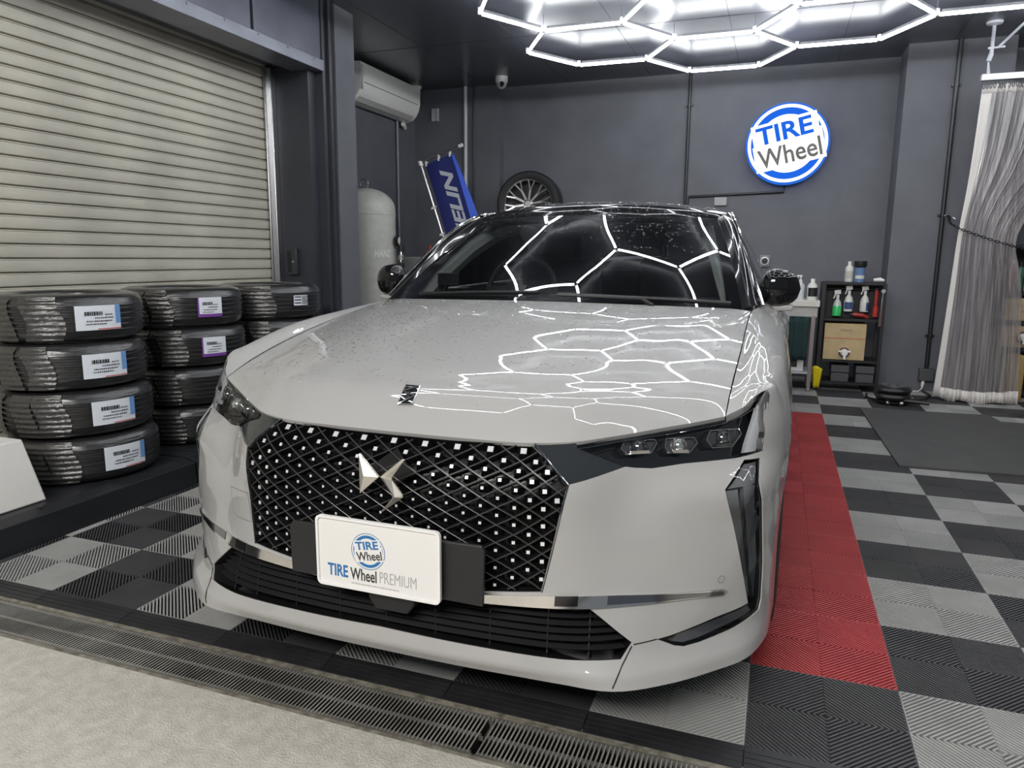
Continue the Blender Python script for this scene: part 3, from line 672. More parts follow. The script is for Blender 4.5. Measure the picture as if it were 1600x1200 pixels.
def roundel(prefix, cfun, R, parent, mats, depth, tilt, tags=None):
    """blue ring disc with two words; cfun(u,v,d) maps disc plane (metres) to the world"""
    blue, white, dark = mats
    def ring(nm, r0, r1, d, ma, n=64):
        m = M(); vs = []; fs = []
        for i in range(n):
            t = 2*pi*i/n; vs += [cfun(r0*cos(t), r0*sin(t), d), cfun(r1*cos(t), r1*sin(t), d)]
        for i in range(n): j = (i+1) % n; fs.append((2*i, 2*i+1, 2*j+1, 2*j) if r0 > 0 else (2*i, 2*i+1, 2*j+1))
        m.add(vs, fs); return m.build(nm, ma, parent, smooth=0)
    ring('logo_disc', 0.0001, R*.985, depth*.4, white); ring('logo_ring', R*.965, R, depth*.7, blue); ring('logo_ring', R*.72, R*.885, depth*.7, blue)
    ct, st_ = cos(tilt), sin(tilt)
    def pl_(u, v, d): return cfun(u*ct-v*st_, u*st_+v*ct, d)
    def quad(u0, u1, v0, v1, d):
        m = M(); m.add([pl_(u0, v0, d), pl_(u1, v0, d), pl_(u1, v1, d), pl_(u0, v1, d)], [(0,1,2,3)]); m.build('logo_word_back', white, parent, smooth=0)
    quad(-.80*R, .80*R, .08*R, .62*R, depth*.85); quad(-.84*R, .86*R, -.56*R, .10*R, depth*1.0); quad(.60*R, .86*R, .10*R, .22*R, depth*1.0)
    for s, u0, u1, vc, h, ma, bo in (('TIRE', -.70*R, .66*R, .33*R, .42*R, blue, .026), ('Wheel', -.75*R, .78*R, -.24*R, .46*R, dark, .016)):
        uc = (u0+u1)/2; text('logo_word', s, ma, (0,0,0), (1,0,0), (0,1,0), h, u1-u0, parent, bold=bo, bend=lambda a, b, d, uc=uc, vc=vc: pl_(uc+a, vc+b, depth*1.3+d*.3))
roundel('plate', lambda u, v, d: P3((.004+u, -.6852-d, .4905+v)), .0470, plate, (PB, PW, PK), .0006, radians(9))
text('plate_word', 'TIRE', PB, P3((-.084, -.6855, .4295)), (1,0,0), (0,0,1), .030, .058, plate, bold=.022, depth=.0005)
text('plate_word', 'Wheel', PK, P3((-.011, -.6855, .4275)), (1,0,0), (0,0,1), .030, .074, plate, bold=.012, depth=.0005)
text('plate_word', 'PREMIUM', PG, P3((.085, -.6855, .4290)), (1,0,0), (0,0,1), .030, .100, plate, bold=-.018, depth=.0005)
m = M(); u = -.045
while u < .088: w = random.uniform(.002, .006); m.box(XC+u, XC+u+w, -.6856, -.6849, .4005, .4030); u += w+.0018
m.build('plate_small_print', PG, plate, smooth=0)
# hood
hm = M(); Q = lin(-1, 1, 161); E = [0, .006, .014, .025, .04, .06]+lin(.08, 1, 84)
def Hf(q, e): return P3(hood(q, e))
hm.grid(Hf, Q, E)
def lip(q, i):
    p = Hf(q, 0); o = [(0, 0), (.004, -.010), (.020, -.018), (.05, -.018)][i]; return p+Vector((0, o[0], o[1]))
hm.grid(lip, Q, [0, 1, 2, 3], flip=True)
for q in (-1, 1): hm.grid(lambda e, i: Hf(q, e)+Vector((-q*.002*i, 0, -.016*i)), E, [0, 1], flip=(q > 0))
hm.grid(lambda q, i: Hf(q, 1)+Vector((0, .006*i, -.016*i)), Q, [0, 1])
hoodo = hm.build('hood', PAINT, car, smooth=28)
BD = [(-.0377, .099), (.0156, .0984), (.0254, .048), (-.0259, .0461)]
def hn(q, e): return nrm(Hf, q, e, .01, .01)
bd = patch('hood_badge', Hf, hn, [BD], PIANO, car, st=.02, rim=.003, off=.003, kx=.8)
m = M()
def Ho(q, e): return Hf(q, e)+hn(q, e)*.0045
for l in ((*BD, BD[0]),): m.tube([Ho(*q) for q in l], .0018, 6)
def lerp2(p, q, t): return (p[0]+(q[0]-p[0])*t, p[1]+(q[1]-p[1])*t)
a_, b_ = lerp2(BD[0], BD[3], .42), lerp2(BD[1], BD[2], .62)
for l in ((BD[1], a_), (a_, b_), (b_, BD[3])): m.tube([Ho(*lerp2(l[0], l[1], t)) for t in (0, .5, 1)], [.0012, .0030, .0022], 6)
m.build('badge_trim', CHROME, bd)
# fenders, doors and rear quarters
def solve_w(y, z):
    lo, hi = 1.0, 7.0
    for _ in range(40):
        m = (lo+hi)/2
        if fender(y, m)[2] > z: lo = m
        else: hi = m
    return lo
AC = (.34, .35, .385); AC2 = (3.04, .35, .385)
KY = 1/.12
def side(sg):
    def fn(y, w):
        s, y, z = fender(y, w)
        if y < -.02 and w > 1.0:          # run flush into the front fascia round the lamp
            lo, hi = 3.0, 8.3
            for _ in range(26):
                m_ = (lo+hi)/2
                if F(m_, min(z, .87))[1] < y: lo = m_
                else: hi = m_
            k = sm((-.02-y)/.06)*sm((w-1.0)/1.4)*sm((.892-z)/.035); s += (F(lo, min(z, .87))[0]-s)*k
        return P3((sg*s, y, z))
    def nf(y, w):
        n = nrm(fn, y, w, .01, .03); return n if n.x*sg+n.z*1.2 > 0 else -n
    def yz(l): return [(y, solve_w(y, z)) for y, z in l]
    arc = [(AC[0]+AC[2]*cos(t), AC[1]+AC[2]*sin(t)) for t in lin(pi, 0, 19)]
    front = [(-.234, .07), (-.19, 1.0), (-.145, 1.6)]+yz([(-.112, .858), (-.128, .845), (-.165, .787), (-.196, .712), (-.02, .62), (-.03, .55), (-.04, .46)])
    loop = front+yz(arc)+yz([(.725, .24), (.945, .24)])+[(.945, .07)]+[(y, .07) for y in (.7, .4, .1)]
    fe = patch('fender', fn, nf, [loop], PAINT, car, st=.10, rim=.02, kx=KY)
    def doorp(nm, y0, y1, extra=None):
        lo = extra if extra else [(y0, .24), (y1, .24)]
        d = patch(nm, fn, nf, [yz(lo)+[(y1, 0), (y0, 0)]], PAINT, car, st=.14, rim=.02, kx=KY)
        if nm == 'door':
            p = fn(y1-.22, 3.0); h = M(); h.bar(p+Vector((sg*.012, -.09, 0)), p+Vector((sg*.012, .09, 0)), .012, .022); h.build('door_handle', PAINT, d, bev=.003)
    doorp('door', .950, 1.945); doorp('door', 1.95, 2.63)
    arc2 = [(AC2[0]+AC2[2]*cos(t), AC2[1]+AC2[2]*sin(t)) for t in lin(pi, 0, 19)]
    doorp('rear_quarter', 2.635, 3.80, [(2.635, .30)]+arc2+[(3.43, .28), (3.80, .34)])
    # arch liners, sill
    m = M()
    for ac in (AC, AC2): m.lathe([(.40, 0), (.40, .30), (.10, .30)], P3((sg*.925, ac[0], ac[1])), ax=(-sg,0,0), xx=(0,1,0), n=24, a0=0, a1=pi) if sg < 0 else m.lathe([(.40, 0), (.40, .30), (.10, .30)], P3((sg*.925, ac[0], ac[1])), ax=(-1,0,0), xx=(0,-1,0), n=24, a0=pi, a1=2*pi)
    m.build('wheel_arch_liner', BLK, car)
    m = M(); m.box(XC+min(sg*.86, sg*.93), XC+max(sg*.86, sg*.93), .74, 2.64, .17, .26); m.build('sill_trim', BLK, car, bev=.01)
side(1); side(-1)
# wheels
def wheel(sg, y):
    c = P3((sg*.849, y, .347)); ax = (sg, 0, 0)
    m = M(); m.lathe([(.235, -.10), (.30, -.112), (.332, -.105), (.347, -.085), (.347, .085), (.332, .105), (.30, .112), (.235, .10)], c, ax=ax, xx=(0,1,0), n=48); t = m.build('wheel', TYRE, car)
    m = M(); m.lathe([(.235, -.10), (.215, -.08), (.21, .06), (.235, .10), (.225, .104), (.205, .07)], c, ax=ax, xx=(0,1,0), n=40)
    m.lathe([(.06, .04), (.05, .065), (.001, .068)], c, ax=ax, xx=(0,1,0), n=20)
    for k in range(10):
        t_ = 2*pi*(k//2)/5+(.14 if k % 2 else -.14); d = Vector((0, cos(t_), sin(t_))); m.bar(c+d*.045+Vector((sg*.058,0,0)), c+d*.222+Vector((sg*.078,0,0)), .026, .02, up=(sg,0,0))
    m.build('rim', RIMM, t)
for sg in (1, -1):
    for y in (AC[0], AC2[0]): wheel(sg, y)
# underbody and body core (dark, keeps daylight out of the shell)
m = M(); m.box(XC-.72, XC+.72, -.44, 3.70, .20, .30); m.box(XC-.50, XC+.50, -.42, .55, .30, .66); m.box(XC-.78, XC+.78, .80, .86, .30, .93); m.build('underbody', BLK, car, smooth=0)
# glass house
WB = [(.777, .87, 1.008), (.730, 1.08, 1.138), (.674, 1.31, 1.268), (.609, 1.555, 1.397)]
RR = [(.850, .95, 1.018), (.785, 1.15, 1.180), (.715, 1.38, 1.335), (.665, 1.62, 1.425), (.650, 1.95, 1.450), (.645, 2.40, 1.440), (.630, 2.90, 1.385), (.60, 3.30, 1.280), (.575, 3.62, 1.12)]
def curve(L, t):
    xs = list(range(len(L))); return tuple(herm(xs, [p[i] for p in L], t*(len(L)-1)) for i in range(3))
def wsf(q, t, ins_=0):
    e = curve(WB, t); c = 1-q*q; return P3((q*(e[0]-ins_), e[1]-(.13+.05*t)*c, e[2]+(.020-.006*t)*c))
m = M(); m.grid(wsf, lin(-1, 1, 41), lin(0, 1, 25)); ws = m.build('windshield', WSG, car)
m = M()
for q in (-1, 1):
    m.grid(lambda u, t: wsf(q*(1-.075*u*(1-.35*t)), t)+Vector((0, .004, -.003)), [0, 1], lin(0, 1, 17), flip=(q < 0))
m.grid(lambda q, u: wsf(q, 1-.055*u)+Vector((0, .004, -.003)), lin(-1, 1, 25), [0, 1]); m.grid(lambda q, u: wsf(q, .045*u)+Vector((0, .004, -.003)), lin(-1, 1, 25), [0, 1])
m.build('frit_band', PIANO, ws, smooth=60)
def rail(t): return curve(RR, t)
for sg in (1, -1):
    m = M()
    def ap(t, u):
        a = curve(WB, t); b = rail(t*.375); c = sin(pi*u)*.012
        return P3((sg*(a[0]+(b[0]-a[0])*u+c), a[1]+(b[1]-a[1])*u-c*.4, a[2]+(b[2]-a[2])*u+c))
    m.grid(ap, lin(0, 1, 17), lin(0, 1, 7), flip=(sg > 0)); apil = m.build('windshield_pillar', BGLOSS, car, solid=.0)
    m = M(); m.tube([P3((sg*(rail(t)[0]+.003), rail(t)[1], rail(t)[2]+.002)) for t in lin(0, .98, 50)], .0065, 6); m.build('chrome_trim', CHROME, apil)
    m = M(); m.tube([ap(t, .25)+Vector((0, 0, .002)) for t in lin(0, 1, 20)], .003, 6); m.build('pillar_seal', BLK, apil)
    m = M(); m.tube([P3((sg*x, y, z)) for x, y, z in ((.755, 1.02, .98), (.700, 1.16, 1.095), (.635, 1.40, 1.235), (.575, 1.64, 1.335), (.56, 1.9, 1.375))], [.055, .052, .050, .048, .045], 10); m.build('pillar_lining', TRIMG, car)
    # side glass
    def sgf(t, u):
        y = 1.0+2.35*t; b = (belt(y)-.004, y, zshut(y)); r = rail(.005+.90*t); c = sin(pi*u)*.012
        return P3((sg*(b[0]+(r[0]-b[0])*u+c), b[1]+(r[1]-b[1])*u, b[2]+(r[2]-b[2])*u))
    for a, b, nm, ma in ((0, .42, 'front_side_window', SIDEG), (.42, .46, 'centre_pillar', BSAT), (.46, .76, 'rear_side_window', SIDEG), (.76, 1.0, 'rear_pillar', BGLOSS)):
        m = M(); m.grid(sgf, lin(a, b, 12), lin(0, 1, 8), flip=(sg < 0)); m.build(nm, ma, car)
    # mirrors
    c = Vector((XC+sg*.913, 1.085, 1.090))
    m = M(); n1, n2 = 20, 14
    def mf(i, j):
        th = 2*pi*i/n1; u = -1+2*j/n2; k = max(0, 1-abs(u)**2.6)**.5*(1-.10*u)
        cx, cz = cos(th), sin(th); ex = abs(cx)**.75*math.copysign(1, cx); ez = abs(cz)**.75*math.copysign(1, cz)
        yy = (-.075 if ex < 0 else .055)*abs(ex)*k*(1-.25*max(u, 0)); return c+Vector((sg*u*.080, yy+.012*u, ez*.076*k-.004*u))
    m.grid(mf, list(range(n1+1)), list(range(n2+1)), flip=(sg > 0)); mi_ = m.build('door_mirror', mat('mirror_black', (.006, .006, .007), .03), car, smooth=70)
    m = M(); m.bar(c+Vector((-sg*.095, .0, -.090)), c+Vector((sg*.055, 0, -.082)), .055, .026, up=(0,0,1)); m.build('mirror_arm', PAINT, mi_, bev=.009, smooth=0)
    m = M(); m.bar(c+Vector((-sg*.07, .052, 0)), c+Vector((sg*.07, .058, 0)), .004, .085); m.build('mirror_glass', STEEL, mi_, smooth=0)
# roof
RS = [(None,)]+[(t,) for t in (.375, .46, .56, .66, .76, .86, .93)]
def rf(q, i):
    if i == 0: return wsf(q, 1)
    r = rail(RS[i][0]); c = 1-q*q; cc = 1-abs(q)**2.6; k = (.20, .12, .05, 0, -.02, -.05, -.08)[i-1]
    return P3((q*r[0], r[1]-k*c*1.1, r[2]+.046*cc))
m = M(); m.grid(rf, lin(-1, 1, 33), list(range(len(RS)))); m.build('roof', BGLOSS, car, smooth=50, sub=1)
m = M(); m.grid(lambda q, i: rf(q, i)+Vector((0, .03 if i == 0 else 0, -.035)), lin(-.97, .97, 17), list(range(len(RS))), flip=True); m.build('headliner', SEAT, car)
# rear
def tg(q, i):
    s, y, z = [(.58, 3.58, 1.16), (.62, 3.72, 1.06), (.70, 3.80, .98), (.74, 3.86, .80), (.74, 3.88, .55), (.72, 3.84, .28)][i]; c = 1-q*q; return P3((q*s, y+.05*c, z+(.046 if i == 0 else 0)*c))
m = M(); m.grid(tg, lin(-1, 1, 21), list(range(6))); m.build('tailgate', PAINT, car, smooth=60)
# cowl, wipers, cabin
m = M(); m.grid(lambda q, i: [Hf(q, 1)+Vector((0, -.03, -.018)), Hf(q, 1)+Vector((0, .03, -.016)), wsf(q, .02)+Vector((0, -.01, -.012)), wsf(q, .03)+Vector((0, .05, -.02))][i], lin(-1, 1, 25), [0, 1, 2, 3]); m.build('cowl', BSAT, car)
for pts in ([(.735, .835, 1.022), (.40, .765, 1.036), (.06, .735, 1.046)], [(-.02, .72, 1.052), (-.30, .745, 1.044), (-.60, .79, 1.030)]):
    m = M(); a = [P3(p)+Vector((0, -.012, .012)) for p in pts]; m.tube(a, .007, 8); m.tube([p+Vector((0, .004, -.006)) for p in a], .004, 6); w = m.build('wiper', BLK, car)
m = M(); m.tube([P3((.45, .70, 1.02)), P3((.40, .735, 1.045)), P3((.06, .715, 1.055))], [.012, .009, .006], 8); m.build('wiper', BLK, car)
m = M(); m.grid(lambda q, i: P3((q*.76, [.80, 1.0, 1.22, 1.36, 1.40][i]-.05*(1-q*q), [.975, 1.025, 1.035, 1.01, .80][i])), lin(-1, 1, 21), [0, 1, 2, 3, 4]); m.box(XC-.70, XC+.70, 1.10, 1.38, .5, 1.0); m.build('dashboard', DASH, car, smooth=60)
m = M(); m.obox(P3((-.585, 1.06, 1.098)), (.056, 0, 0), (0, .012, 0), (0, 0, .029)); m.bar(P3((-.62, 1.07, 1.02)), P3((-.60, 1.07, 1.09)), .02, .02); m.box(XC-.645, XC-.625, 1.06, 1.09, 1.05, 1.085); m.build('dash_screen', BLK, car, bev=.003)
m = M(); c = P3((-.36, 1.47, 1.03)); m.tube([c+Vector((.185*cos(t), .06*sin(t)*1.0, .175*sin(t))) for t in lin(0, 2*pi, 33)[:-1]], .015, 8, closed=True); m.bar(c+Vector((-.18,0,0)), c+Vector((.18,0,0)), .03, .05); m.bar(c, c+Vector((0,-.12,-.08)), .08, .08); m.build('steering_wheel', SEAT, car)
m = M(); m.add(*_sph(P3((.004, 1.32, 1.352)), 1, 20, 12, (.085, .022, .030))); m.build('rear_view_mirror', mat('mirror_shell', (.05, .05, .052), .35), car)
for s in (-.37, .37):
    m = M(); m.box(XC+s-.25, XC+s+.25, 1.75, 2.25, .42, .60); m.obox(P3((s, 2.30, .88)), (.25, 0, 0), (0, .07, .015), (0, -.06, .33)); m.obox(P3((s, 2.27, 1.27)), (.13, 0, 0), (0, .05, 0), (0, 0, .09)); m.build('seat', SEAT, car, bev=.04, bseg=3)
m = M(); m.box(XC-.68, XC+.68, 2.95, 3.1, .5, 1.12); m.build('seat', SEAT, car, bev=.04, bseg=3)
m = M(); m.add([P3((-.60, 1.515, 1.345)), P3((-.555, 1.50, 1.352)), P3((-.54, 1.515, 1.365)), P3((-.58, 1.53, 1.366))], [(0,1,2,3)]); m.build('pass_holder', WHT, car, smooth=0, solid=.003)

# beads of rain standing on bonnet, roof and the upper glass
def drops(name, fn, n, rng, dens, r0, r1, parent, flat=.55):
    m = M(); k = 0; rr = random.Random(11)
    while k < n:
        u = rng[0]+(rng[1]-rng[0])*rr.random(); v = rng[2]+(rng[3]-rng[2])*rr.random()
        if rr.random() > dens(u, v): continue
        k += 1; p = Vector(fn(u, v)); N_ = nrm(fn, u, v, .01, .01)
        if N_.z < 0: N_ = -N_
        r = r0+(r1-r0)*rr.random()**2.2; x = N_.orthogonal().normalized(); y = N_.cross(x); el = .8+.5*rr.random(); a0 = rr.random()*6.28
        vs = []
        for q, h in ((1, 0), (.86, .5), (.5, .87)):
            vs += [p+N_*(r*flat*h)+r*q*(cos(a0+t)*x*el+sin(a0+t)*y) for t in (0, 1.047, 2.094, 3.142, 4.189, 5.236)]
        vs.append(p+N_*(r*flat)); fs = []
        for i in range(2):
            for j in range(6): fs.append((i*6+j, i*6+(j+1) % 6, i*6+6+(j+1) % 6, i*6+6+j))
        fs += [(12+j, 12+(j+1) % 6, 18) for j in range(6)]
        m.add(vs, fs)
    return tagit(m.build(name, DROP, parent, smooth=180), kind='stuff')
drops('water_drops', Hf, 7500, (-1, 1, .05, .985), lambda q, e: min(1, .06+1.1*max(0, e-.08)**1.1)*(.95 if abs(q+.1) < .75 else .5), .0010, .0038, hoodo)
drops('water_drops', wsf, 900, (-.95, .95, .45, .99), lambda q, t: max(0, t-.62)*2.2 if q < .25 else max(0, t-.45)*1.3, .0012, .0040, ws)
def roofd(q, e): i = min(int(e), 5); a, b = rf(q, i), rf(q, i+1); return a.lerp(b, e-i)
drops('water_drops', roofd, 1500, (-.9, .9, .02, 3.5), lambda q, e: 1, .0015, .0045, bpy.data.objects['roof'])
# ------------------------------------------------------------------ stacked tyres in film on the black curb
FILM = mat('film_wrapped_rubber', (.018, .018, .019), .30, 0, .9, .10, bump=.35, bscale=14, bstr=(1, 1, 7))
TRD = mat('tyre_groove', (.006, .006, .006), .6)
LBL = mat('label_white', (.70, .74, .80), .35); LBLB = mat('label_blue', (.16, .32, .62), .35); LBLP = mat('label_purple', (.19, .06, .30), .35); LBLR = mat('label_red', (.55, .10, .08), .35); INK = mat('label_ink', (.03, .03, .035), .5)
def make_tyre(label, loc, lab_ang, kind, R=.335, W=.222, rz=0.0, wraps=True):
    t = thing('tyre', label, 'tyre', loc, 'film wrapped tyres stacked by the shutter')
    c = Vector(loc); m = M(); h = W/2
    prof = [(R-.125, .020), (R-.115, .006), (R-.06, .001), (R-.022, .012), (R-.006, .035)]
    g = [.058, .083, .108, .133, .158]
    for z in g: prof += [(R, z-.0075), (R-.007, z-.005), (R-.007, z+.005), (R, z+.0075)] if z < W-.04 else []
    prof += [(R-.006, W-.035), (R-.022, W-.012), (R-.06, W-.001), (R-.115, W-.006), (R-.125, W-.020), (R-.118, W/2), (R-.125, .020)]
    m.lathe(prof, c, n=72); m.build('carcass', FILM, t, smooth=50)
    if wraps:
        m = M()
        for k in range(3):
            a = lab_ang-.75-.5*k*1.0+random.uniform(-.1, .1); w_ = random.uniform(.16, .26)
            def ff(u, v, a=a, w_=w_):
                ang = a+u*w_+.05*sin(5*v+k); z = .012+v*(W-.024); rr = R+.0020+.0022*cos(2*pi*v*8)+.0012*sin(11*u+9*v)-.05*max(0, abs(v-.5)*2-.72)
                return c+Vector((rr*cos(ang), rr*sin(ang), z))
            m.grid(ff, lin(-1, 1, 9), lin(0, 1, 49))
        m.build('stretch_film', FILMC, t, smooth=80)
    if kind:
        hw = {'white': .30, 'purple': .21, 'small': .16}[kind]; z0, z1 = {'white': (.055, .168), 'purple': (.058, .168), 'small': (.085, .150)}[kind]
        def lp(u, v, d): a = lab_ang+u*hw; return c+Vector(((R+.004+d)*cos(a), (R+.004+d)*sin(a), z0+(z1-z0)*v))
        m = M(); m.grid(lambda u, v: lp(u, v, 0), lin(-1, 1, 9), [0, 1]); lb = m.build('label', LBLP if kind == 'purple' else LBL, t)
        if kind == 'purple': m = M(); m.grid(lambda u, v: lp(u, v, .0008), lin(-.88, 1, 9), [.16, 1]); m.build('label_face', LBL, lb)
        m = M()
        def strip(u0, u1, v0, v1): m.grid(lambda u, v: lp(u, v, .0016), lin(u0, u1, 3), [v0, v1])
        m.cur = 0
        if kind == 'small':
            u = .15
            while u < .9: strip(u, u+.06, .1, .95); u += .14
            for v in (.2, .5, .8): strip(-.9, .0, v, v+.1)
        else:
            u = -.62
            while u < .15: w_ = random.uniform(.03, .09); strip(u, u+w_, .60, .76); u += w_+.025
            for v, a, b in ((.60, .25, .60), (.34, -.55, .55), (.22, -.6, .3), (.47, -.2, .62)):
                u = a
                while u < b: w_ = random.uniform(.02, .07); strip(u, min(u+w_, b), v, v+.055); u += w_+.03
            if kind == 'white':
                m.cur = 1; strip(.74, 1.0, .25, 1.0); m.cur = 2; strip(-.1, .98, .02, .06); m.cur = 0
        m.build('label_print', [INK, LBLB, LBLR], lb, smooth=0)
    return t
FILMC = mat('clear_film', (.035, .034, .032), .12, 0, 1, .05, bump=.5, bscale=16, bstr=(1, 1, 9), spec=.8)
ca = lambda x, y: math.atan2(CAM_P[1][1]-y, CAM_P[1][0]-x)
cz0 = .1352; TW = .2225
S1 = (-3.665, .455); S2 = (-3.70, 1.24); S3 = (-3.63, 1.925)
ordn = ['bottom tyre', 'second tyre from the bottom', 'third tyre from the bottom', 'top tyre']
for k in range(4):
    dx, dy = [(.030, .010), (.020, .0), (.008, -.008), (0, 0)][k]
    make_tyre(ordn[k]+' with blue edged label, in the stack by the white box', (S1[0]+dx, S1[1]+dy, cz0+k*TW), ca(*S1)+[.50, .44, .42, .38][k], 'white')
for k in range(4):
    dx, dy = [(.0, .0), (.005, .0), (.004, -.004), (-.012, 0)][k]
    lab = ordn[k]+(' with a purple edged label' if k > 1 else ' wrapped in film without a label')+', in the middle stack'
    make_tyre(lab, (S2[0]+dx, S2[1]+dy, cz0+k*TW), ca(*S2)+.44, 'purple' if k > 1 else None)
for k in range(4):
    make_tyre(ordn[k]+(' with a small bar code label' if k == 3 else ' wrapped in film')+', in the farthest stack by the shutter guide', (S3[0], S3[1], cz0+k*TW), ca(*S3)+.62, 'small' if k == 3 else None)
# white tapered block at the left edge
m = M(); m.add([(-3.99,-.60,cz0),(-3.36,-.60,cz0),(-3.36,.030,cz0),(-3.99,.030,cz0),(-3.93,-.56,.415),(-3.42,-.56,.415),(-3.42,-.010,.415),(-3.93,-.010,.415)], [(0,3,2,1),(4,5,6,7),(0,1,5,4),(1,2,6,5),(2,3,7,6),(3,0,4,7)])
tagit(m.build('white_block', mat('foam_white', (.72, .70, .66), .7, bump=.15, bscale=80), bev=.008), 'white tapered box cut off by the left photo edge, on the black curb', 'box')

# ------------------------------------------------------------------ air conditioner, tank and the things in the back left corner
ACW = mat('aircon_white', (.88, .87, .82), .35)
a = thing('air_conditioner', 'white wall mounted air conditioner under the ceiling behind the door column', 'air conditioner', (-4.52, 4.90, 2.70))
sec = [(-4.515, 2.700), (-4.45, 2.692), (-4.39, 2.715), (-4.345, 2.755), (-4.312, 2.81), (-4.296, 2.87), (-4.292, 3.03), (-4.31, 3.055), (-4.515, 3.06)]
m = M(); m.prism([(x, z) for x, z in sec], (0, 4.27, 0), (1,0,0), (0,0,1), (0,1,0), 1.23); m.build('housing', ACW, a, smooth=40)
m = M(); m.box(-4.3005, -4.2935, 4.33, 5.44, 2.868, 2.873); m.build('panel_seam', BLK, a, smooth=0)
m = M(); m.obox((-4.372, 4.885, 2.728), (.026, 0, .021), (0, .56, 0), (-.003, 0, .004)); m.build('louvre', mat('aircon_louvre', (.58, .57, .53), .4), a, bev=.002)
m = M(); m.box(-4.300, -4.289, 4.275, 4.30, 2.80, 3.03); m.build('side_trim', ZINC, a, smooth=0)
m = M(); m.lathe([(.045, 0), (.045, .05), (.075, .075), (.09, .10)], (-4.42, 5.60, 3.0), n=20, cap0=True, cap1=True); tagit(m.build('pipe_cowl', ACW), 'white pipe cowl between the air conditioner and the ceiling', 'pipe')
m = M(); m.tube([(-4.46, 5.40, 2.668), (-4.47, 5.44, 2.66), (-4.49, 5.49, 2.64)], .025, 10); tagit(m.build('drain_elbow', ACW), 'small white elbow under the far end of the air conditioner', 'pipe')
PIPEG = mat('pipe_grey', (.26, .27, .31), .4); PIPEW = mat('pipe_white', (.55, .57, .62), .4)
m = M(); m.tube([(-4.497, 5.33, 2.72), (-4.497, 5.33, .02)], .013, 10); m.tube([(-4.497, 5.33, 2.37), (-4.497, 5.33, 2.33)], .018, 10); tagit(m.build('conduit_pipe', PIPEG), 'thin grey pipe down the left wall below the air conditioner', 'pipe')
m = M(); m.tube([(-3.86, 5.77, 3.1), (-3.86, 5.77, 1.80)], .022, 12); m.box(-3.90, -3.82, 5.735, 5.80, 1.62, 1.80); tagit(m.build('conduit_pipe', PIPEW, smooth=40), 'white pipe on the back wall beside the blue flag', 'pipe')
m = M(); m.tube([(-3.76, 5.775, 3.1), (-3.76, 5.775, .02)], .011, 10); tagit(m.build('conduit_pipe', WALLD), 'thin black pipe right of the white pipe on the back wall', 'pipe')
m = M(); m.box(-4.29, -4.22, 5.77, 5.80, 2.75, 2.89); m.box(-4.225, -4.205, 5.765, 5.80, 2.75, 2.89); tagit(m.build('wall_box', mat('box_grey', (.42, .43, .44), .4), bev=.003), 'small grey switch box on the back wall right of the air conditioner', 'switch box')
# tank
TK = mat('tank_grey', (.52, .52, .475), .42, noise=.06)
tc_ = Vector((-4.225, 4.20, 0)); tr = .272
t = thing('air_tank', 'tall grey green air tank with a domed top beside the door column', 'tank', tc_)
m = M(); prof = [(.001, .10), (.12, .105), (.22, .15), (tr, .25), (tr, 1.60), (tr+.004, 1.602), (tr+.004, 1.625), (tr, 1.627)]+[(tr*cos(q), 1.66+.20*sin(q)) for q in lin(0, pi/2-.02, 10)]
m.lathe(prof, tc_, n=48); m.build('vessel', TK, t, smooth=40)
for q in (.5, 2.6, 4.7): m = M(); m.bar(tc_+Vector((.2*cos(q), .2*sin(q), .20)), tc_+Vector((.25*cos(q), .25*sin(q), .0)), .05, .012, up=(cos(q), sin(q), 0)); m.build('leg', TK, t, smooth=0)
m = M(); m.tube([tc_+Vector((.045*cos(q)-.03, 0, 1.90+.05*sin(q))) for q in lin(0, 2*pi, 17)[:-1]], .008, 8, closed=True); m.build('lifting_eye', STEEL, t)
ta = math.atan2(-2.138-4.2, -.396+4.225)+.56
def tb(a, b, d): g = ta+a/(tr+.002); return tc_+Vector(((tr+.002+d)*cos(g), (tr+.002+d)*sin(g), 1.235+b))
text('tank_lettering', 'HANZ', mat('letter_white', (.75, .75, .72), .4), (0,0,0), (1,0,0), (0,0,1), .062, .19, t, bend=tb, bold=.02, shear=.2, depth=.0008)
g0 = ta+.62; gx = Vector((cos(g0), sin(g0), 0)); gp = lambda r, z, o=0: tc_+gx*r+Vector((-sin(g0), cos(g0), 0))*o+Vector((0, 0, z))
v = thing('pressure_regulator', 'black and chrome regulator valves plumbed to the side of the air tank', 'valve', gp(tr+.06, 1.02))
m = M(); m.lathe([(.001, 0), (.05, 0), (.05, .025), (.001, .03)], gp(tr+.02, 1.36), ax=gx, xx=(0,0,1), n=20); m.build('gauge', BLK, v)
m = M(); m.lathe([(.035, .0), (.001, .002)], gp(tr+.052, 1.36), ax=gx, xx=(0,0,1), n=20); m.build('gauge_face', WHT, v)
m = M(); m.tube([gp(tr, 1.30), gp(tr+.07, 1.30), gp(tr+.07, 1.05)], .016, 10); m.tube([gp(tr+.07, 1.05), gp(tr+.16, 1.03), gp(tr+.22, 1.03)], .013, 10); m.build('pipework', CHROMED, v)
for z, r_ in ((1.28, .032), (1.20, .028), (1.12, .030), (1.05, .03)): m = M(); m.lathe([(.001, -.025), (r_, -.025), (r_, .025), (.001, .025)], gp(tr+.07, z), n=14); m.build('fitting', STEEL if z in (1.20, 1.05) else BLK, v)
m = M(); m.tube([gp(tr+.20, 1.03), gp(tr+.26, 1.0), gp(tr+.28, .9), gp(tr+.27, .7), gp(tr+.2, .45)], .010, 8); m.build('air_hose', BLK, v)
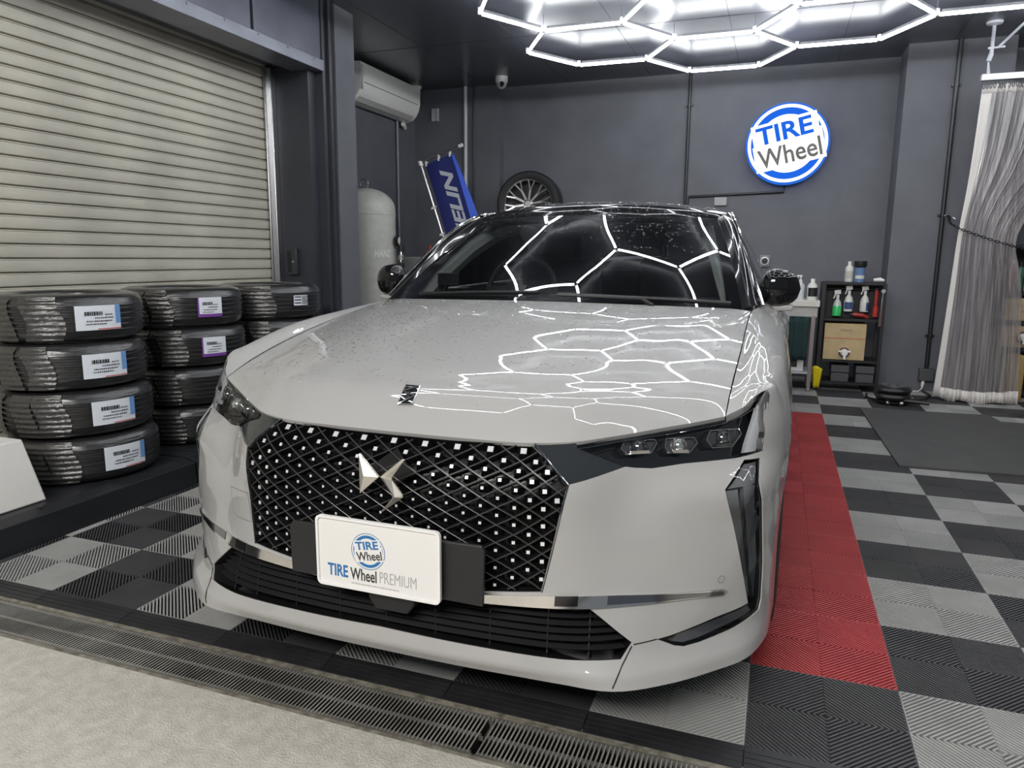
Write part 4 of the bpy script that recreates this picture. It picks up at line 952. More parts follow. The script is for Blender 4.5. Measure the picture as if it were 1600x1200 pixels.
# compressor cabinet
c = thing('compressor_cabinet', 'grey box shaped machine between the air tank and the blue flag', 'cabinet', (-3.99, 5.05, 0))
m = M(); m.box(-4.42, -3.56, 4.78, 5.35, .02, 1.205); m.build('housing', mat('cabinet_grey', (.22, .225, .215), .45, noise=.06), c, bev=.012)
m = M(); m.box(-4.0, -3.92, 4.772, 4.78, 1.06, 1.12); m.box(-4.20, -4.05, 4.772, 4.78, .98, 1.02); m.build('control_panel', BLK, c, smooth=0)
m = M(); m.lathe([(.001, 0), (.018, .0), (.022, .03), (.02, .06), (.001, .06)], (-4.02, 4.78, 1.04), ax=(0,-1,0), xx=(1,0,0), n=12); m.build('hose_tap', STEEL, c)
b = thing('oil_bottle', 'orange bottle with a red spout on top of the grey machine', 'bottle', (-3.87, 4.86, 1.2052))
m = M(); m.lathe([(.001, 0), (.052, .0), (.055, .02), (.05, .032), (.001, .034)], (-3.87, 4.86, 1.2052), n=20); m.build('body', mat('orange_oil', (.75, .25, .04), .4), b)
m = M(); m.lathe([(.052, .032), (.045, .06), (.020, .075), (.010, .085), (.005, .125), (.001, .127)], (-3.87, 4.86, 1.2052), n=20); m.build('spout', mat('red_cap', (.62, .05, .03), .35), b)
# banner flag
fy = 4.62
fl = thing('banner_flag', 'leaning dark blue banner flag with white lettering in the back left corner', 'flag', (-3.22, fy, 0))
pole0, pole1 = Vector((-3.14, fy+.03, .01)), Vector((-3.865, fy+.03, 2.135))
pd = (pole1-pole0).normalized(); L_ = (pole1-pole0).length
m = M(); m.tube([pole0, pole1], .011, 10); m.build('pole', STEEL, fl)
cx = Vector((.425, 0, .145)); cxu = cx.normalized()
m = M(); m.tube([pole1-cxu*.02, pole1+cx*1.03], .010, 10); m.build('cross_bar', STEEL, fl)
m = M(); m.lathe([(.001, -.02), (.024, -.02), (.024, .03), (.001, .035)], pole1-pd*.01, ax=pd, n=12); m.lathe([(.001, 0), (.018, 0), (.018, .04), (.001, .04)], pole1+cx*1.0, ax=cxu, xx=(0,1,0), n=10); m.build('end_cap', WHT, fl)
m = M(); m.box(-3.45, -2.83, fy-.20, fy+.26, 0, .03); m.build('base', BLK, fl, bev=.008)
FLB = mat('flag_shaded_blue', (.009, .016, .125), .8); FLL = mat('flag_lit_blue', (.030, .085, .50), .7)  # one cloth, light painted in: main face darkened as shaded, fold brightened as lit
f0 = pole1+cxu*.045-pd*.035
def flag(u, v):   # u along bar 0..1, v down 0..1
    fold = max(0, u-.74); w = min(u, .74)*.40+fold/.26*(.006+.15*v)
    return f0+cxu*w-pd*(v*1.62)+Vector((0, -.012*sin(6*u+2*v)+.25*fold+.01*sin(9*v), 0))
m = M(); m.grid(flag, lin(0, .74, 16), lin(0, 1, 24)); m.build('cloth', FLB, fl, smooth=60)
m = M(); m.grid(flag, lin(.74, 1, 8), lin(0, 1, 24)); tagit(m.build('cloth_fold', FLL, fl, smooth=60), 'folded edge of the flag in the brighter blue of lit cloth')
m = M()
for u in (.03, .40, .70): p = flag(u, 0); m.box(p.x-.008, p.x+.008, p.y-.006, p.y+.02, p.z-.018, p.z+.042)
for v_ in (.50, .80): p = pole1-pd*(v_*.93)+Vector((0, -.014, 0)); m.obox(p, (.022, 0, .006), (0, .012, 0), (.004, 0, .012))
m.build('clip', WHT, fl, smooth=0)
text('flag_lettering', 'MICHELIN', mat('flag_shaded_white', (.40, .42, .47), .7), (0,0,0), (1,0,0), (0,0,1), .108, 1.26, fl, bold=.035, shear=.35, depth=.0005,  # white dimmed in colour to sit in the flag's shade
     bend=lambda a, b, d: flag(.47-b/.40, .455-a/1.62)+Vector((0, -.006-d, 0)))
# wheel shown on the back wall
w = thing('display_wheel', 'low profile tyre on a silver mesh spoke wheel high on the back wall', 'wheel', (-3.03, 5.56, 1.77))
wc = Vector((-3.03, 5.56, 1.785)); ax = Vector((.10, -1, 0)).normalized(); xx = Vector((1, .10, 0)).normalized()
m = M(); m.lathe([(.283, -.22), (.330, -.232), (.352, -.205), (.356, -.19), (.356, -.04), (.352, -.02), (.335, -.002), (.290, 0), (.266, -.012)], wc, ax=ax, xx=xx, n=64); m.build('tyre', TYRE, w)
m = M(); m.lathe([(.288, -.22), (.250, -.20), (.250, -.05), (.256, -.010), (.270, .0), (.266, .006), (.250, -.012)], wc, ax=ax, xx=xx, n=64); rim = m.build('rim', mat('rim_polished', (.55, .55, .56), .22, 1), w)
yy = ax.cross(xx)
m = M()
for k in range(10):
    q = 2*pi*k/10+.16; d = cos(q)*xx+sin(q)*yy; m.bar(wc+d*.035-ax*.035, wc+d*.155-ax*.028, .024, .020, up=ax)
    for s in (-.135, .135): e = cos(q+s)*xx+sin(q+s)*yy; m.bar(wc+d*.145-ax*.028, wc+e*.256-ax*.012, .015, .016, up=ax)
m.lathe([(.001, -.012), (.035, -.012), (.055, -.03), (.055, -.06)], wc, ax=ax, xx=xx, n=24); m.build('spokes', mat('spoke_silver', (.50, .50, .51), .25, 1), rim, smooth=0)
m = M(); m.lathe([(.26, -.17), (.001, -.17)], wc, ax=ax, xx=xx, n=32); m.build('barrel', BLK, rim)
m = M(); m.box(-3.19, -2.87, 5.50, 5.80, 1.395, 1.42); m.box(-3.17, -3.14, 5.785, 5.93, 1.10, 1.42); m.box(-2.92, -2.89, 5.785, 5.93, 1.10, 1.42); m.box(-3.19, -2.87, 5.48, 5.50, 1.395, 1.445)  # bracket is unseen, added as support under the wheel
tagit(m.build('added_wall_bracket', BLK, smooth=0), 'added black bracket carrying the silver wheel, unseen behind the car roof', 'bracket')
# dome camera
d = thing('security_camera', 'white dome security camera on the ceiling near the back left', 'camera', (-3.31, 5.47, 2.985))
m = M(); m.lathe([(.001, 3.10), (.068, 3.10), (.068, 3.055), (.058, 3.035), (.001, 3.035)], (-3.31, 5.47, 0), n=28); m.build('mount', WHT, d)
m = M(); m.add(*_sph((-3.31, 5.47, 3.03), 1, 24, 14, (.056, .056, .056))); m.build('dome', mat('dome_grey', (.50, .51, .53), .25), d)
cv = (Vector(CAM_P[1])-Vector((-3.31, 5.47, 3.03))).normalized(); m = M(); m.lathe([(.030, .050), (.026, .058), (.001, .060)], (-3.31, 5.47, 3.03), ax=cv, n=18); m.build('lens', BLK, d)
# ------------------------------------------------------------------ back wall: sign, conduits, outlets
sg_ = thing('round_sign', 'round glowing blue and white wall sign with two tilted words', 'sign', (-.41, 5.78, 2.28))
SBLUE = emis('sign_blue', (.016, .14, .78), SIGN*1.0); SWHT = emis('sign_white', (1, .99, .96), SIGN*1.55); SGREY = mat('sign_letter_grey', (.13, .13, .12), .5); SBL2 = emis('sign_letter_blue', (.012, .085, .47), SIGN*.9)
SR = .392; scx, scz, syy = -.405, 2.338, 5.80
m = M(); m.lathe([(SR*.93, -.10), (SR*.97, -.10), (SR, -.085), (SR, -.012), (SR-.004, -.002), (SR-.012, 0), (.001, 0)], (scx, syy, scz), ax=(0,-1,0), xx=(1,0,0), n=72, cap0=True)
m.build('sign_case', mat('sign_case_blue', (.03, .15, .55), .35, emit=(.02, .17, .75), estr=SIGN*.7), sg_)
roundel('sign', lambda u, v, d: Vector((scx+u, syy-.001-d, scz+v)), SR*.985, sg_, (SBLUE, SWHT, SGREY), .004, radians(13))
m = M(); m.box(-.46, -.35, 5.895, 5.93, 2.25, 2.41); m.build('wall_mount', BLK, sg_, smooth=0)
COND = mat('conduit_black', (.022, .023, .028), .35)
def pipe(pts, lab, r=.0155, clips=(), name='conduit_pipe', ma=None):
    m = M(); m.tube(pts, r, 10)
    for p in clips: p = Vector(p); m.box(p.x-.038, p.x+.038, p.y-.004, p.y+.022, p.z-.010, p.z+.010); m.tube([p+Vector((0,0,-.012)), p+Vector((0,0,.012))], r+.006, 10)
    return tagit(m.build(name, ma or COND, smooth=40), lab, 'conduit')
pipe([(-1.385, 5.905, 3.10), (-1.385, 5.905, .01)], 'dark conduit running down the back wall left of the round sign', clips=[(-1.385, 5.905, 2.78)])
pipe([(-1.350, 5.915, 1.50), (-1.350, 5.915, 1.855), (-.405, 5.915, 1.885), (-.405, 5.915, 1.99)], 'dark conduit bending from the wall outlet up to the round sign', r=.013)
def outlet(name, label, x, y, z, w, h, ma):
    o = thing(name, label, 'outlet', (x, y, z-h/2)); m = M(); m.box(x-w/2, x+w/2, y-.03, y, z-h/2, z+h/2); m.build('cover', ma, o, bev=.004); return o
o = outlet('outlet_box', 'pale grey outlet box on the wall just above the car roof', -1.02, 5.93, 1.80, .125, .085, mat('outlet_grey', (.36, .37, .37), .45))
o = outlet('wall_outlet', 'square wall outlet with a round silver socket right of the car window', -.545, 5.93, 1.19, .10, .12, mat('outlet_dark', (.22, .23, .26), .4))
m = M(); m.lathe([(.043, 0), (.043, .02), (.032, .022), (.030, .006)], (-.545, 5.90, 1.19), ax=(0,-1,0), xx=(1,0,0), n=24); m.build('socket_ring', ZINC, o)
m = M(); m.lathe([(.028, .004), (.001, .006)], (-.545, 5.90, 1.19), ax=(0,-1,0), xx=(1,0,0), n=20); m.build('socket_face', BLK, o)
pipe([(.955, 5.47, 3.10), (.955, 5.47, .22)], 'dark conduit running down the front of the pillar behind the curtain edge', r=.019, clips=[(.955, 5.466, 2.72), (.955, 5.466, 1.61), (.955, 5.466, .52)])
j = thing('junction_box', 'grey socket box with a white plug low on the pillar', 'outlet', (.955, 5.44, .10))
m = M(); m.box(.895, 1.015, 5.42, 5.49, .10, .215); m.build('cover', mat('junction_grey', (.085, .087, .092), .45), j, bev=.005)
m = M(); m.tube([(.935, 5.44, .10), (.93, 5.42, .07), (.925, 5.41, .03)], [.012, .016, .006], 8); m.tube([(.925, 5.41, .03), (.89, 5.38, .006), (.80, 5.36, .004), (.72, 5.30, .005)], .005, 6); tagit(m.build('plug', WHT, j), 'white plug and lead')

# ------------------------------------------------------------------ utility rack against the back wall
RK = mat('rack_black', (.012, .012, .014), .45); PEG = mat('pegboard_black', (.010, .010, .012), .5)
X0, X1, Y0, Y1 = .0, .505, 5.12, 5.47
r = thing('utility_rack', 'black steel rack with a pegboard back holding bottles and a cardboard box', 'rack', (.25, 5.3, 0))
for x in (X0, X1):
    for y in (Y0, Y1): m = M(); m.box(x-.014, x+.014, y-.014, y+.014, 0, 1.0 if y == Y1 else 1.0); m.build('post', RK, r, smooth=0)
for z in (.07, .275, .655, .985): m = M(); m.box(X0, X1, Y0, Y1, z, z+.022); m.build('shelf', RK, r, smooth=0)
m = M(); m.box(X0, X1, Y0+.16, Y0+.172, .677, .985); m.build('pegboard', PEG, r, smooth=0)
m = M(); m.tube([(X0+.02, Y0+.10, .945), (X1-.02, Y0+.10, .945)], .006, 8); m.build('hanging_bar', RK, r)
m = M(); m.box(X0+.014, X0+.02, Y0, Y1, .07, .98); m.build('side_panel', RK, r, smooth=0)
def bottle(name, label, cat, x, y, z, prof, ma, parts=(), group=None):
    b = thing(name, label, cat, (x, y, z), group); m = M(); m.lathe([(.001, 0)]+prof, (x, y, z), n=22); m.build('body', ma, b)
    for nm, mm, fn in parts: q = M(); fn(q, Vector((x, y, z))); q.build(nm, mm, b)
    return b
BW = mat('bottle_white', (.66, .66, .62), .35); BG = mat('liquid_green', (.06, .55, .16), .2); TRANS = mat('bottle_clear', (.52, .55, .52), .2); CAPW = mat('cap_white', (.78, .78, .76), .35); LB_ = mat('label_navy', (.05, .08, .22), .4)
def trigger(q, c, h):
    q.lathe([(.014, h), (.014, h+.03), (.001, h+.03)], c, n=12); q.bar(c+Vector((-.03, -.0, h+.052)), c+Vector((.022, 0, h+.058)), .026, .038); q.bar(c+Vector((-.022, 0, h+.035)), c+Vector((-.034, 0, h-.005)), .012, .010)
def band(q, c, r, z0, z1): q.lathe([(r, z0), (r, z1)], c, n=22, a0=-2.6, a1=-.5)
SP = [(.036, .0), (.038, .01), (.038, .09), (.030, .125), (.014, .150), (.012, .165), (.001, .165)]
spz = .72
def spray(label, x, body, extra=None, z=spz):
    P = [('trigger', CAPW, lambda q, c: trigger(q, c, .16))]+(extra or [])
    return bottle('spray_bottle', label, 'spray bottle', x, Y0+.075, z, SP, body, P, 'spray bottles hung on the rack')
spray('spray bottle of bright green liquid, leftmost on the pegboard of the rack', .128, TRANS, [('liquid', BG, lambda q, c: q.lathe([(.001, -.001), (.0385, -.001), (.0392, .01), (.0392, .088), (.0385, .09)], c, n=22))], .70)
spray('small white spray bottle beside the green one on the rack', .222, BW, [('label', LB_, lambda q, c: band(q, c, .0388, .02, .085))], .742)
spray('white spray bottle with a navy label, rightmost on the pegboard', .355, BW, [('label', LB_, lambda q, c: q.lathe([(.0390, .01), (.0390, .085)], c, n=12, a0=-1.3, a1=.4))], .742)
RED = mat('tool_red', (.42, .035, .03), .4)
t = thing('impact_tool', 'red handled air tool hanging at the right of the pegboard', 'tool', (.448, Y0+.055, .70))
m = M(); m.tube([(.445, Y0+.055, .94), (.447, Y0+.055, .78)], [.016, .013], 10); m.tube([(.447, Y0+.055, .79), (.448, Y0+.055, .70)], [.024, .026], 12); m.build('handle', RED, t)
m = M(); m.tube([(.447, Y0+.055, .960), (.445, Y0+.055, .935)], .016, 10); m.build('head', BLK, t)
t = thing('air_gun', 'red air gun lying under the white spray bottles on the rack', 'tool', (.33, Y0+.10, .677))
m = M(); m.tube([(.27, Y0+.10, .712), (.36, Y0+.10, .706)], [.018, .022], 10); m.tube([(.36, Y0+.10, .705), (.39, Y0+.06, .690)], [.018, .012], 10); m.build('body', RED, t)
m = M(); m.tube([(.27, Y0+.10, .712), (.24, Y0+.10, .712)], .007, 8); m.build('nozzle', CHROMED, t)
t = thing('ratchet_wrench', 'slim steel ratchet hanging on the right post of the rack', 'tool', (.492, Y0+.03, .62))
m = M(); m.tube([(.488, Y0-.035, .93), (.485, Y0-.035, .76)], .008, 8); m.lathe([(.001, -.01), (.018, -.01), (.018, .01), (.001, .01)], (.488, Y0-.035, .935), ax=(0,-1,0), xx=(1,0,0), n=12); m.build('shaft', STEEL, t)
m = M(); m.tube([(.485, Y0-.035, .77), (.483, Y0-.035, .62)], [.013, .015], 8); m.build('grip', mat('grip_brown', (.11, .07, .07), .5), t)
bottle('squeeze_bottle', 'white bottle standing on top of the black rack', 'bottle', .215, Y0+.20, 1.0072, [(.034, 0), (.036, .01), (.036, .12), (.03, .14), (.014, .15)], BW, [('cap', CAPW, lambda q, c: q.lathe([(.016, .15), (.016, .185), (.001, .187)], c, n=14)), ('label', mat('label_pale', (.50, .49, .45), .5), lambda q, c: band(q, c, .0366, .03, .10))])
bottle('wipe_tub', 'black and blue tub with a dark lid on top of the black rack', 'tub', .305, Y0+.20, 1.0072, [(.044, 0), (.044, .13), (.05, .135), (.001, .136)], mat('tub_blue', (.13, .22, .40), .35), [('lid', BLK, lambda q, c: q.lathe([(.048, .132), (.056, .15), (.054, .19), (.001, .192)], c, n=22)), ('label', BW, lambda q, c: band(q, c, .0446, .03, .06))])
m = M(); m.tube([(.42, Y0+.12, 1.028), (.47, Y0+.10, 1.032), (.50, Y0+.08, 1.026)], [.014, .020, .010], 10); tagit(m.build('white_glove', WHT), 'small white cloth lying at the right end of the rack top', 'cloth')
KR = mat('cardboard', (.50, .375, .205), .75, noise=.08, nscale=14)
def carton(label, x0, x1, y0, y1, z0, z1, spig, line=None, words=None, print_=None, red=False):
    c = thing('cardboard_box', label, 'box', ((x0+x1)/2, (y0+y1)/2, z0)); m = M(); m.box(x0, x1, y0, y1, z0, z1); m.build('carton', KR, c, bev=.004)
    if line: m = M(); m.box(x0+.004, x1-.004, y0-.0012, y0, line-.003, line+.003); m.build('printed_line', mat('print_red', (.50, .08, .05), .5) if red else INK, c, smooth=0)
    if print_:
        m = M(); a, b, z = print_; u = a
        while u < b: w_ = random.uniform(.006, .014); m.box(u, u+w_, y0-.0012, y0, z-.008, z+.008); u += w_+.004
        m.build('printed_text', mat('print_faded', (.28, .24, .17), .6), c, smooth=0)
    if spig:
        sx, sz, sr = spig
        m = M(); m.lathe([(sr, 0), (sr, .003), (.001, .004)], (sx, y0-.0005, sz), ax=(0,-1,0), xx=(1,0,0), n=24); m.build('cut_out', mat('cut_dark', (.12, .05, .04), .6), c)
        m = M(); m.lathe([(sr*.72, .003), (sr*.72, .025), (sr*.5, .04), (sr*.5, .07), (.001, .071)], (sx, y0-.001, sz), ax=(0,-1,0), xx=(1,0,0), n=20); m.tube([(sx, y0-.06, sz), (sx, y0-.065, sz-.055)], [.014, .012], 10); m.bar((sx-.05, y0-.055, sz+.018), (sx+.05, y0-.055, sz+.018), .014, .016); m.build('tap', CAPW, c)
    return c
carton('brown cardboard box with a white tap on the middle shelf of the rack', .035, .385, Y0+.01, Y0+.30, .2972, .632, (.215, .365, .048), line=.495, print_=(.17, .27, .57), red=True)
BIN = mat('bin_grey', (.075, .075, .082), .5)
for x, lab in ((.195, 'grey plastic bin at the left on the bottom shelf of the rack'), (.405, 'grey plastic bin at the right on the bottom shelf of the rack')):
    b = thing('storage_bin', lab, 'bin', (x, Y0+.12, .0922), 'grey bins on the bottom shelf'); m = M(); m.box(x-.075, x+.075, Y0+.02, Y0+.25, .0922, .170); m.build('tray', BIN, b, bev=.004); m = M(); m.box(x-.078, x+.078, Y0+.015, Y0+.26, .178, .245); m.build('cover', BIN, b, bev=.005)
    m = M(); m.box(x-.06, x+.06, Y0+.03, Y0+.24, .170, .178); m.build('gap_strip', BLK, b, smooth=0)
m = M(); m.grid(lambda u, v: Vector((-.055+.10*u+.02*(1-v)*(u-.5)*2*(-1), Y0-.02-.018*sin(9*u)-.03*sin(pi*u), .03+.21*v*(1-.25*abs(u-.35)))), lin(0, 1, 14), lin(0, 1, 8))
tagit(m.build('plastic_bag', mat('bag_yellow', (.72, .58, .02), .35), solid=.004), 'bright yellow plastic bag hanging beside the left post of the rack', 'bag')
# steel work table with bottles and a dark green towel
t = thing('work_table', 'white topped steel work table partly hidden by the car mirror', 'table', (-.25, 5.2, 0))
m = M(); m.box(-.62, -.030, 4.98, 5.40, .785, .840); m.build('table_top', mat('table_white', (.62, .60, .55), .45), t, bev=.003)
m = M(); m.box(-.60, -.045, 5.00, 5.38, .69, .785); m.build('apron', mat('apron_grey', (.42, .41, .39), .45), t, smooth=0)
for x in (-.59, -.075):
    for y in (5.01, 5.37): m = M(); m.box(x-.017, x+.017, y-.017, y+.017, .04, .70); m.lathe([(.001, 0), (.02, .0), (.02, .02), (.01, .04)], (x, y, 0), n=10); m.build('leg', mat('leg_steel', (.30, .26, .26), .4, .5), t, smooth=0)
m = M(); m.box(-.60, -.055, 5.0, 5.38, .165, .185); m.build('lower_shelf', ZINC, t, smooth=0)
bottle('pump_bottle', 'clear white pump bottle standing on the white work table', 'bottle', -.205, 5.06, .8402, [(.036, 0), (.038, .01), (.038, .13), (.030, .15), (.014, .16)], mat('bottle_milky', (.58, .60, .60), .25), [('pump', CAPW, lambda q, c: (q.lathe([(.015, .16), (.015, .185), (.006, .186), (.006, .215)], c, n=12), q.bar(c+Vector((-.035, 0, .22)), c+Vector((.012, 0, .22)), .016, .014)))])
bottle('cleaner_bottle', 'white cleaner bottle with a black label, right on the work table', 'bottle', -.100, 5.07, .8402, [(.042, 0), (.044, .01), (.044, .125), (.034, .15), (.018, .16)], BW, [('label', BLK, lambda q, c: q.lathe([(.0446, .035), (.0446, .115)], c, n=22, a0=-2.5, a1=.1)), ('cap', CAPW, lambda q, c: q.lathe([(.02, .155), (.02, .195), (.001, .196)], c, n=14))])
m = M(); m.grid(lambda u, v: Vector((-.31+.20*u, 4.962-.010*sin(16*u)-.012*(1-v), .30+.39*v)), lin(0, 1, 22), lin(0, 1, 8)); m.grid(lambda u, v: Vector((-.31+.20*u, 4.962+.036*v, .69+.006*sin(pi*v))), lin(0, 1, 22), [0, .5, 1])
tagit(m.build('hanging_towel', mat('towel_green', (.012, .035, .038), .9, bump=.4, bscale=90), solid=.006), 'dark green towel hanging from the front of the work table', 'towel')
m = M(); m.obox((-.215, 5.06, .262), (.085, 0, 0), (0, .05, 0), (0, .01, .075)); p = m.build('paper_pack', mat('paper_white', (.66, .66, .64), .5), bev=.006); tagit(p, 'white paper pack with a black mark on the lower shelf of the work table', 'pack')
m = M(); m.box(-.25, -.185, 5.0, 5.003, .225, .305); m.build('printed_mark', INK, p, smooth=0)

# ------------------------------------------------------------------ pneumatic jack and floor mats
j = thing('airbag_jack', 'low black air bag jack on the floor before the pillar', 'jack', (.585, 4.66, .0152))
jc = Vector((.585, 4.66, .018))
m = M(); m.lathe([(.001, 0), (.125, 0), (.13, .02), (.001, .02)], jc, n=32); m.build('base_plate', BLK, j)
m = M(); m.lathe([(.10, .02), (.135, .035), (.145, .055), (.13, .075), (.105, .082), (.130, .090), (.142, .110), (.128, .128), (.09, .135), (.001, .135)], jc, n=40); m.build('air_bag', mat('bag_rubber', (.014, .014, .015), .35), j)
m = M(); m.lathe([(.10, .135), (.10, .148), (.001, .148)], jc, n=28); m.lathe([(.045, .148), (.045, .156), (.001, .157)], jc, n=20); m.build('top_plate', mat('plate_grey', (.16, .16, .17), .3, .5), j)
m = M(); m.tube([jc+Vector((.06, -.10, .035)), jc+Vector((.25, -.15, .030))], .016, 10); m.build('handle', BLK, j)
for d in ((-.05, -.10), (.05, -.105)): m = M(); m.lathe([(.001, -.012), (.020, -.012), (.020, .012), (.001, .012)], jc+Vector((d[0], d[1], .008)), ax=(1,0,0), xx=(0,1,0), n=14); m.build('wheel', STEEL, j)
m = M(); m.tube([(.70, 4.74, .03), (.80, 4.80, .022), (.88, 4.95, .022), (.95, 5.15, .012), (.93, 5.38, .012)], .011, 8); m.tube([(.46, 4.70, .02), (.40, 4.85, .012), (.42, 5.02, .012)], .010, 8); m.build('air_hose', BLK, j)
MAT = mat('mat_rubber', (.062, .062, .060), .65, noise=.10, nscale=6, bump=.15, bscale=120)
m = M(); m.prism([(.345,2.525),(.985,2.560),(1.24,2.575),(2.95,2.66),(2.86,4.17),(1.25,4.13),(1.225,4.37),(.30,4.31)], (0,0,0), (1,0,0), (0,1,0), (0,0,1), .0135); tagit(m.build('floor_mat', MAT, smooth=0), 'large dark grey rubber mat on the tiles at the right', 'mat')

# ------------------------------------------------------------------ clear vinyl curtain on its rail
VIN = bpy.data.materials.new('clear_vinyl'); VIN.use_nodes = True; nt = VIN.node_tree; nt.nodes.clear()
o_ = nd(nt, 'ShaderNodeOutputMaterial'); a_ = nd(nt, 'ShaderNodeMixShader'); b_ = nd(nt, 'ShaderNodeMixShader'); t_ = nd(nt, 'ShaderNodeBsdfTransparent'); d_ = nd(nt, 'ShaderNodeBsdfDiffuse'); g_ = nd(nt, 'ShaderNodeBsdfGlossy'); tl = nd(nt, 'ShaderNodeBsdfTranslucent'); c_ = nd(nt, 'ShaderNodeMixShader'); fr = nd(nt, 'ShaderNodeFresnel')
t_.inputs[0].default_value = (.88, .85, .85, 1); d_.inputs[0].default_value = (.74, .70, .70, 1); tl.inputs[0].default_value = (.74, .70, .70, 1); g_.inputs['Roughness'].default_value = .12; fr.inputs[0].default_value = 1.6
c_.inputs[0].default_value = .5
tcv = nd(nt, 'ShaderNodeTexCoord'); mpv = nd(nt, 'ShaderNodeMapping'); mpv.inputs['Scale'].default_value = (26, 9, .7); nzv = nd(nt, 'ShaderNodeTexNoise'); nzv.inputs['Scale'].default_value = 2; nzv.inputs['Detail'].default_value = 6; mrv = nd(nt, 'ShaderNodeMapRange'); mrv.inputs[1].default_value = .38; mrv.inputs[2].default_value = .68; mrv.inputs[3].default_value = .34; mrv.inputs[4].default_value = .74
nt.links.new(tcv.outputs['Object'], mpv.inputs[0]); nt.links.new(mpv.outputs[0], nzv.inputs['Vector']); nt.links.new(nzv.outputs['Fac'], mrv.inputs[0]); nt.links.new(mrv.outputs[0], a_.inputs[0])
nt.links.new(d_.outputs[0], c_.inputs[1]); nt.links.new(tl.outputs[0], c_.inputs[2]); nt.links.new(t_.outputs[0], a_.inputs[1]); nt.links.new(c_.outputs[0], a_.inputs[2]); nt.links.new(fr.outputs[0], b_.inputs[0]); nt.links.new(a_.outputs[0], b_.inputs[1]); nt.links.new(g_.outputs[0], b_.inputs[2]); nt.links.new(b_.outputs[0], o_.inputs[0])
HEM = mat('hem_white', (.66, .63, .60), .5)
cu = thing('vinyl_curtain', 'clear vinyl curtain with white hems tied back by a chain', 'curtain', (1.26, 5.03, 0))
LX = ([0, .5, 1.0, 1.40, 1.80, 2.30, 2.60], [.945, .970, .990, 1.005, 1.035, 1.055, 1.062]); RX = ([0, .5, 1.0, 1.40, 1.62, 2.0, 2.60], [1.575, 1.545, 1.50, 1.435, 1.53, 1.85, 2.05])
def cur(u, z):
    l = herm(LX[0], LX[1], z); r_ = herm(RX[0], RX[1], z); w = r_-l
    k = min(1, abs(z-1.40)/.5); A = .010+.012*k*(1-.25*z/2.6)
    ph = 2*pi*(6*u+.5*sin(4*u)+.03*z*sin(9*u)); y = 5.03-.30*(1.4-z)/1.4*(.35 if z < 1.4 else 0)*sin(pi*u*.9)+A*min(1, u*6)*(.9*sin(ph)+.6*sin(2*pi*(13.3*u+.3*sin(7*u))+1)*(.4+.6*sin(5*u+.4)**2)+.25*sin(2*pi*29*u+2+.8*z))
    return Vector((l+w*u, y, z+(.012*sin(ph*.5) if z < .02 else 0)-(.018*sin(pi*u) if z < .3 else 0)+.022))
US = lin(0, 1, 221); ZS_ = [0, .10, .2, .35, .5, .7, .9, 1.1, 1.25, 1.33, 1.40, 1.47, 1.55, 1.7, 1.9, 2.1, 2.3, 2.45, 2.53]
m = M(); m.grid(cur, [u for u in US if u >= .045], [z for z in ZS_ if z >= .10]); m.build('vinyl_sheet', VIN, cu, smooth=80)
m = M(); m.grid(lambda u, z: cur(u, z), US, [0, .05, .10]); m.build('bottom_hem', HEM, cu, smooth=80, solid=.0015)
m = M(); m.grid(lambda u, z: cur(u, z)+Vector((0, -.004, 0)), lin(0, .075, 5), ZS_); m.build('side_hem', HEM, cu, smooth=80, solid=.0015)
m = M(); m.grid(lambda u, z: cur(u, z), US, [2.53, 2.57, 2.60]); m.build('top_hem', HEM, cu, smooth=80, solid=.0015)
HOOK = mat('hook_dark', (.05, .05, .055), .4, .5); u = .01
while u < .98: p = cur(u, 2.585); m = M(); m.tube([p+Vector((.008*cos(q), -.004, .004+.022*sin(q))) for q in lin(0, 2*pi, 9)[:-1]], .0035, 5, closed=True); m.build('hook_ring', HOOK, cu); u += .026
ra = thing('curtain_rail', 'white curtain rail hung from the ceiling above the vinyl curtain', 'curtain rail', (1.8, 5.03, 2.655))
m = M(); m.box(1.045, 3.55, 5.00, 5.06, 2.650, 2.70); m.build('rail', ZINC, ra, bev=.004)
m = M(); m.tube([(1.10, 5.03, 3.07), (1.10, 5.03, 2.86)], .014, 10); m.lathe([(.001, 3.1), (.06, 3.1), (.055, 3.082), (.016, 3.07)], (1.10, 5.03, 0), n=20); m.tube([(1.10, 5.03, 2.86), (1.085, 5.03, 2.80)], .018, 8); m.tube([(1.085, 5.03, 2.80), (1.095, 5.03, 2.70)], [.006, .014], 8); m.build('ceiling_rod', PIPEW, ra)
m = M(); m.tube([(1.14, 5.03, 2.90), (1.33, 4.97, 3.10)], .011, 10); m.bar((1.07, 5.03, 2.90), (1.19, 5.03, 2.905), .02, .014); m.build('brace', PIPEW, ra)
m = M(); m.tube([(2.6, 5.03, 3.1), (2.6, 5.03, 2.70)], .012, 10); m.build('ceiling_rod', PIPEW, ra)
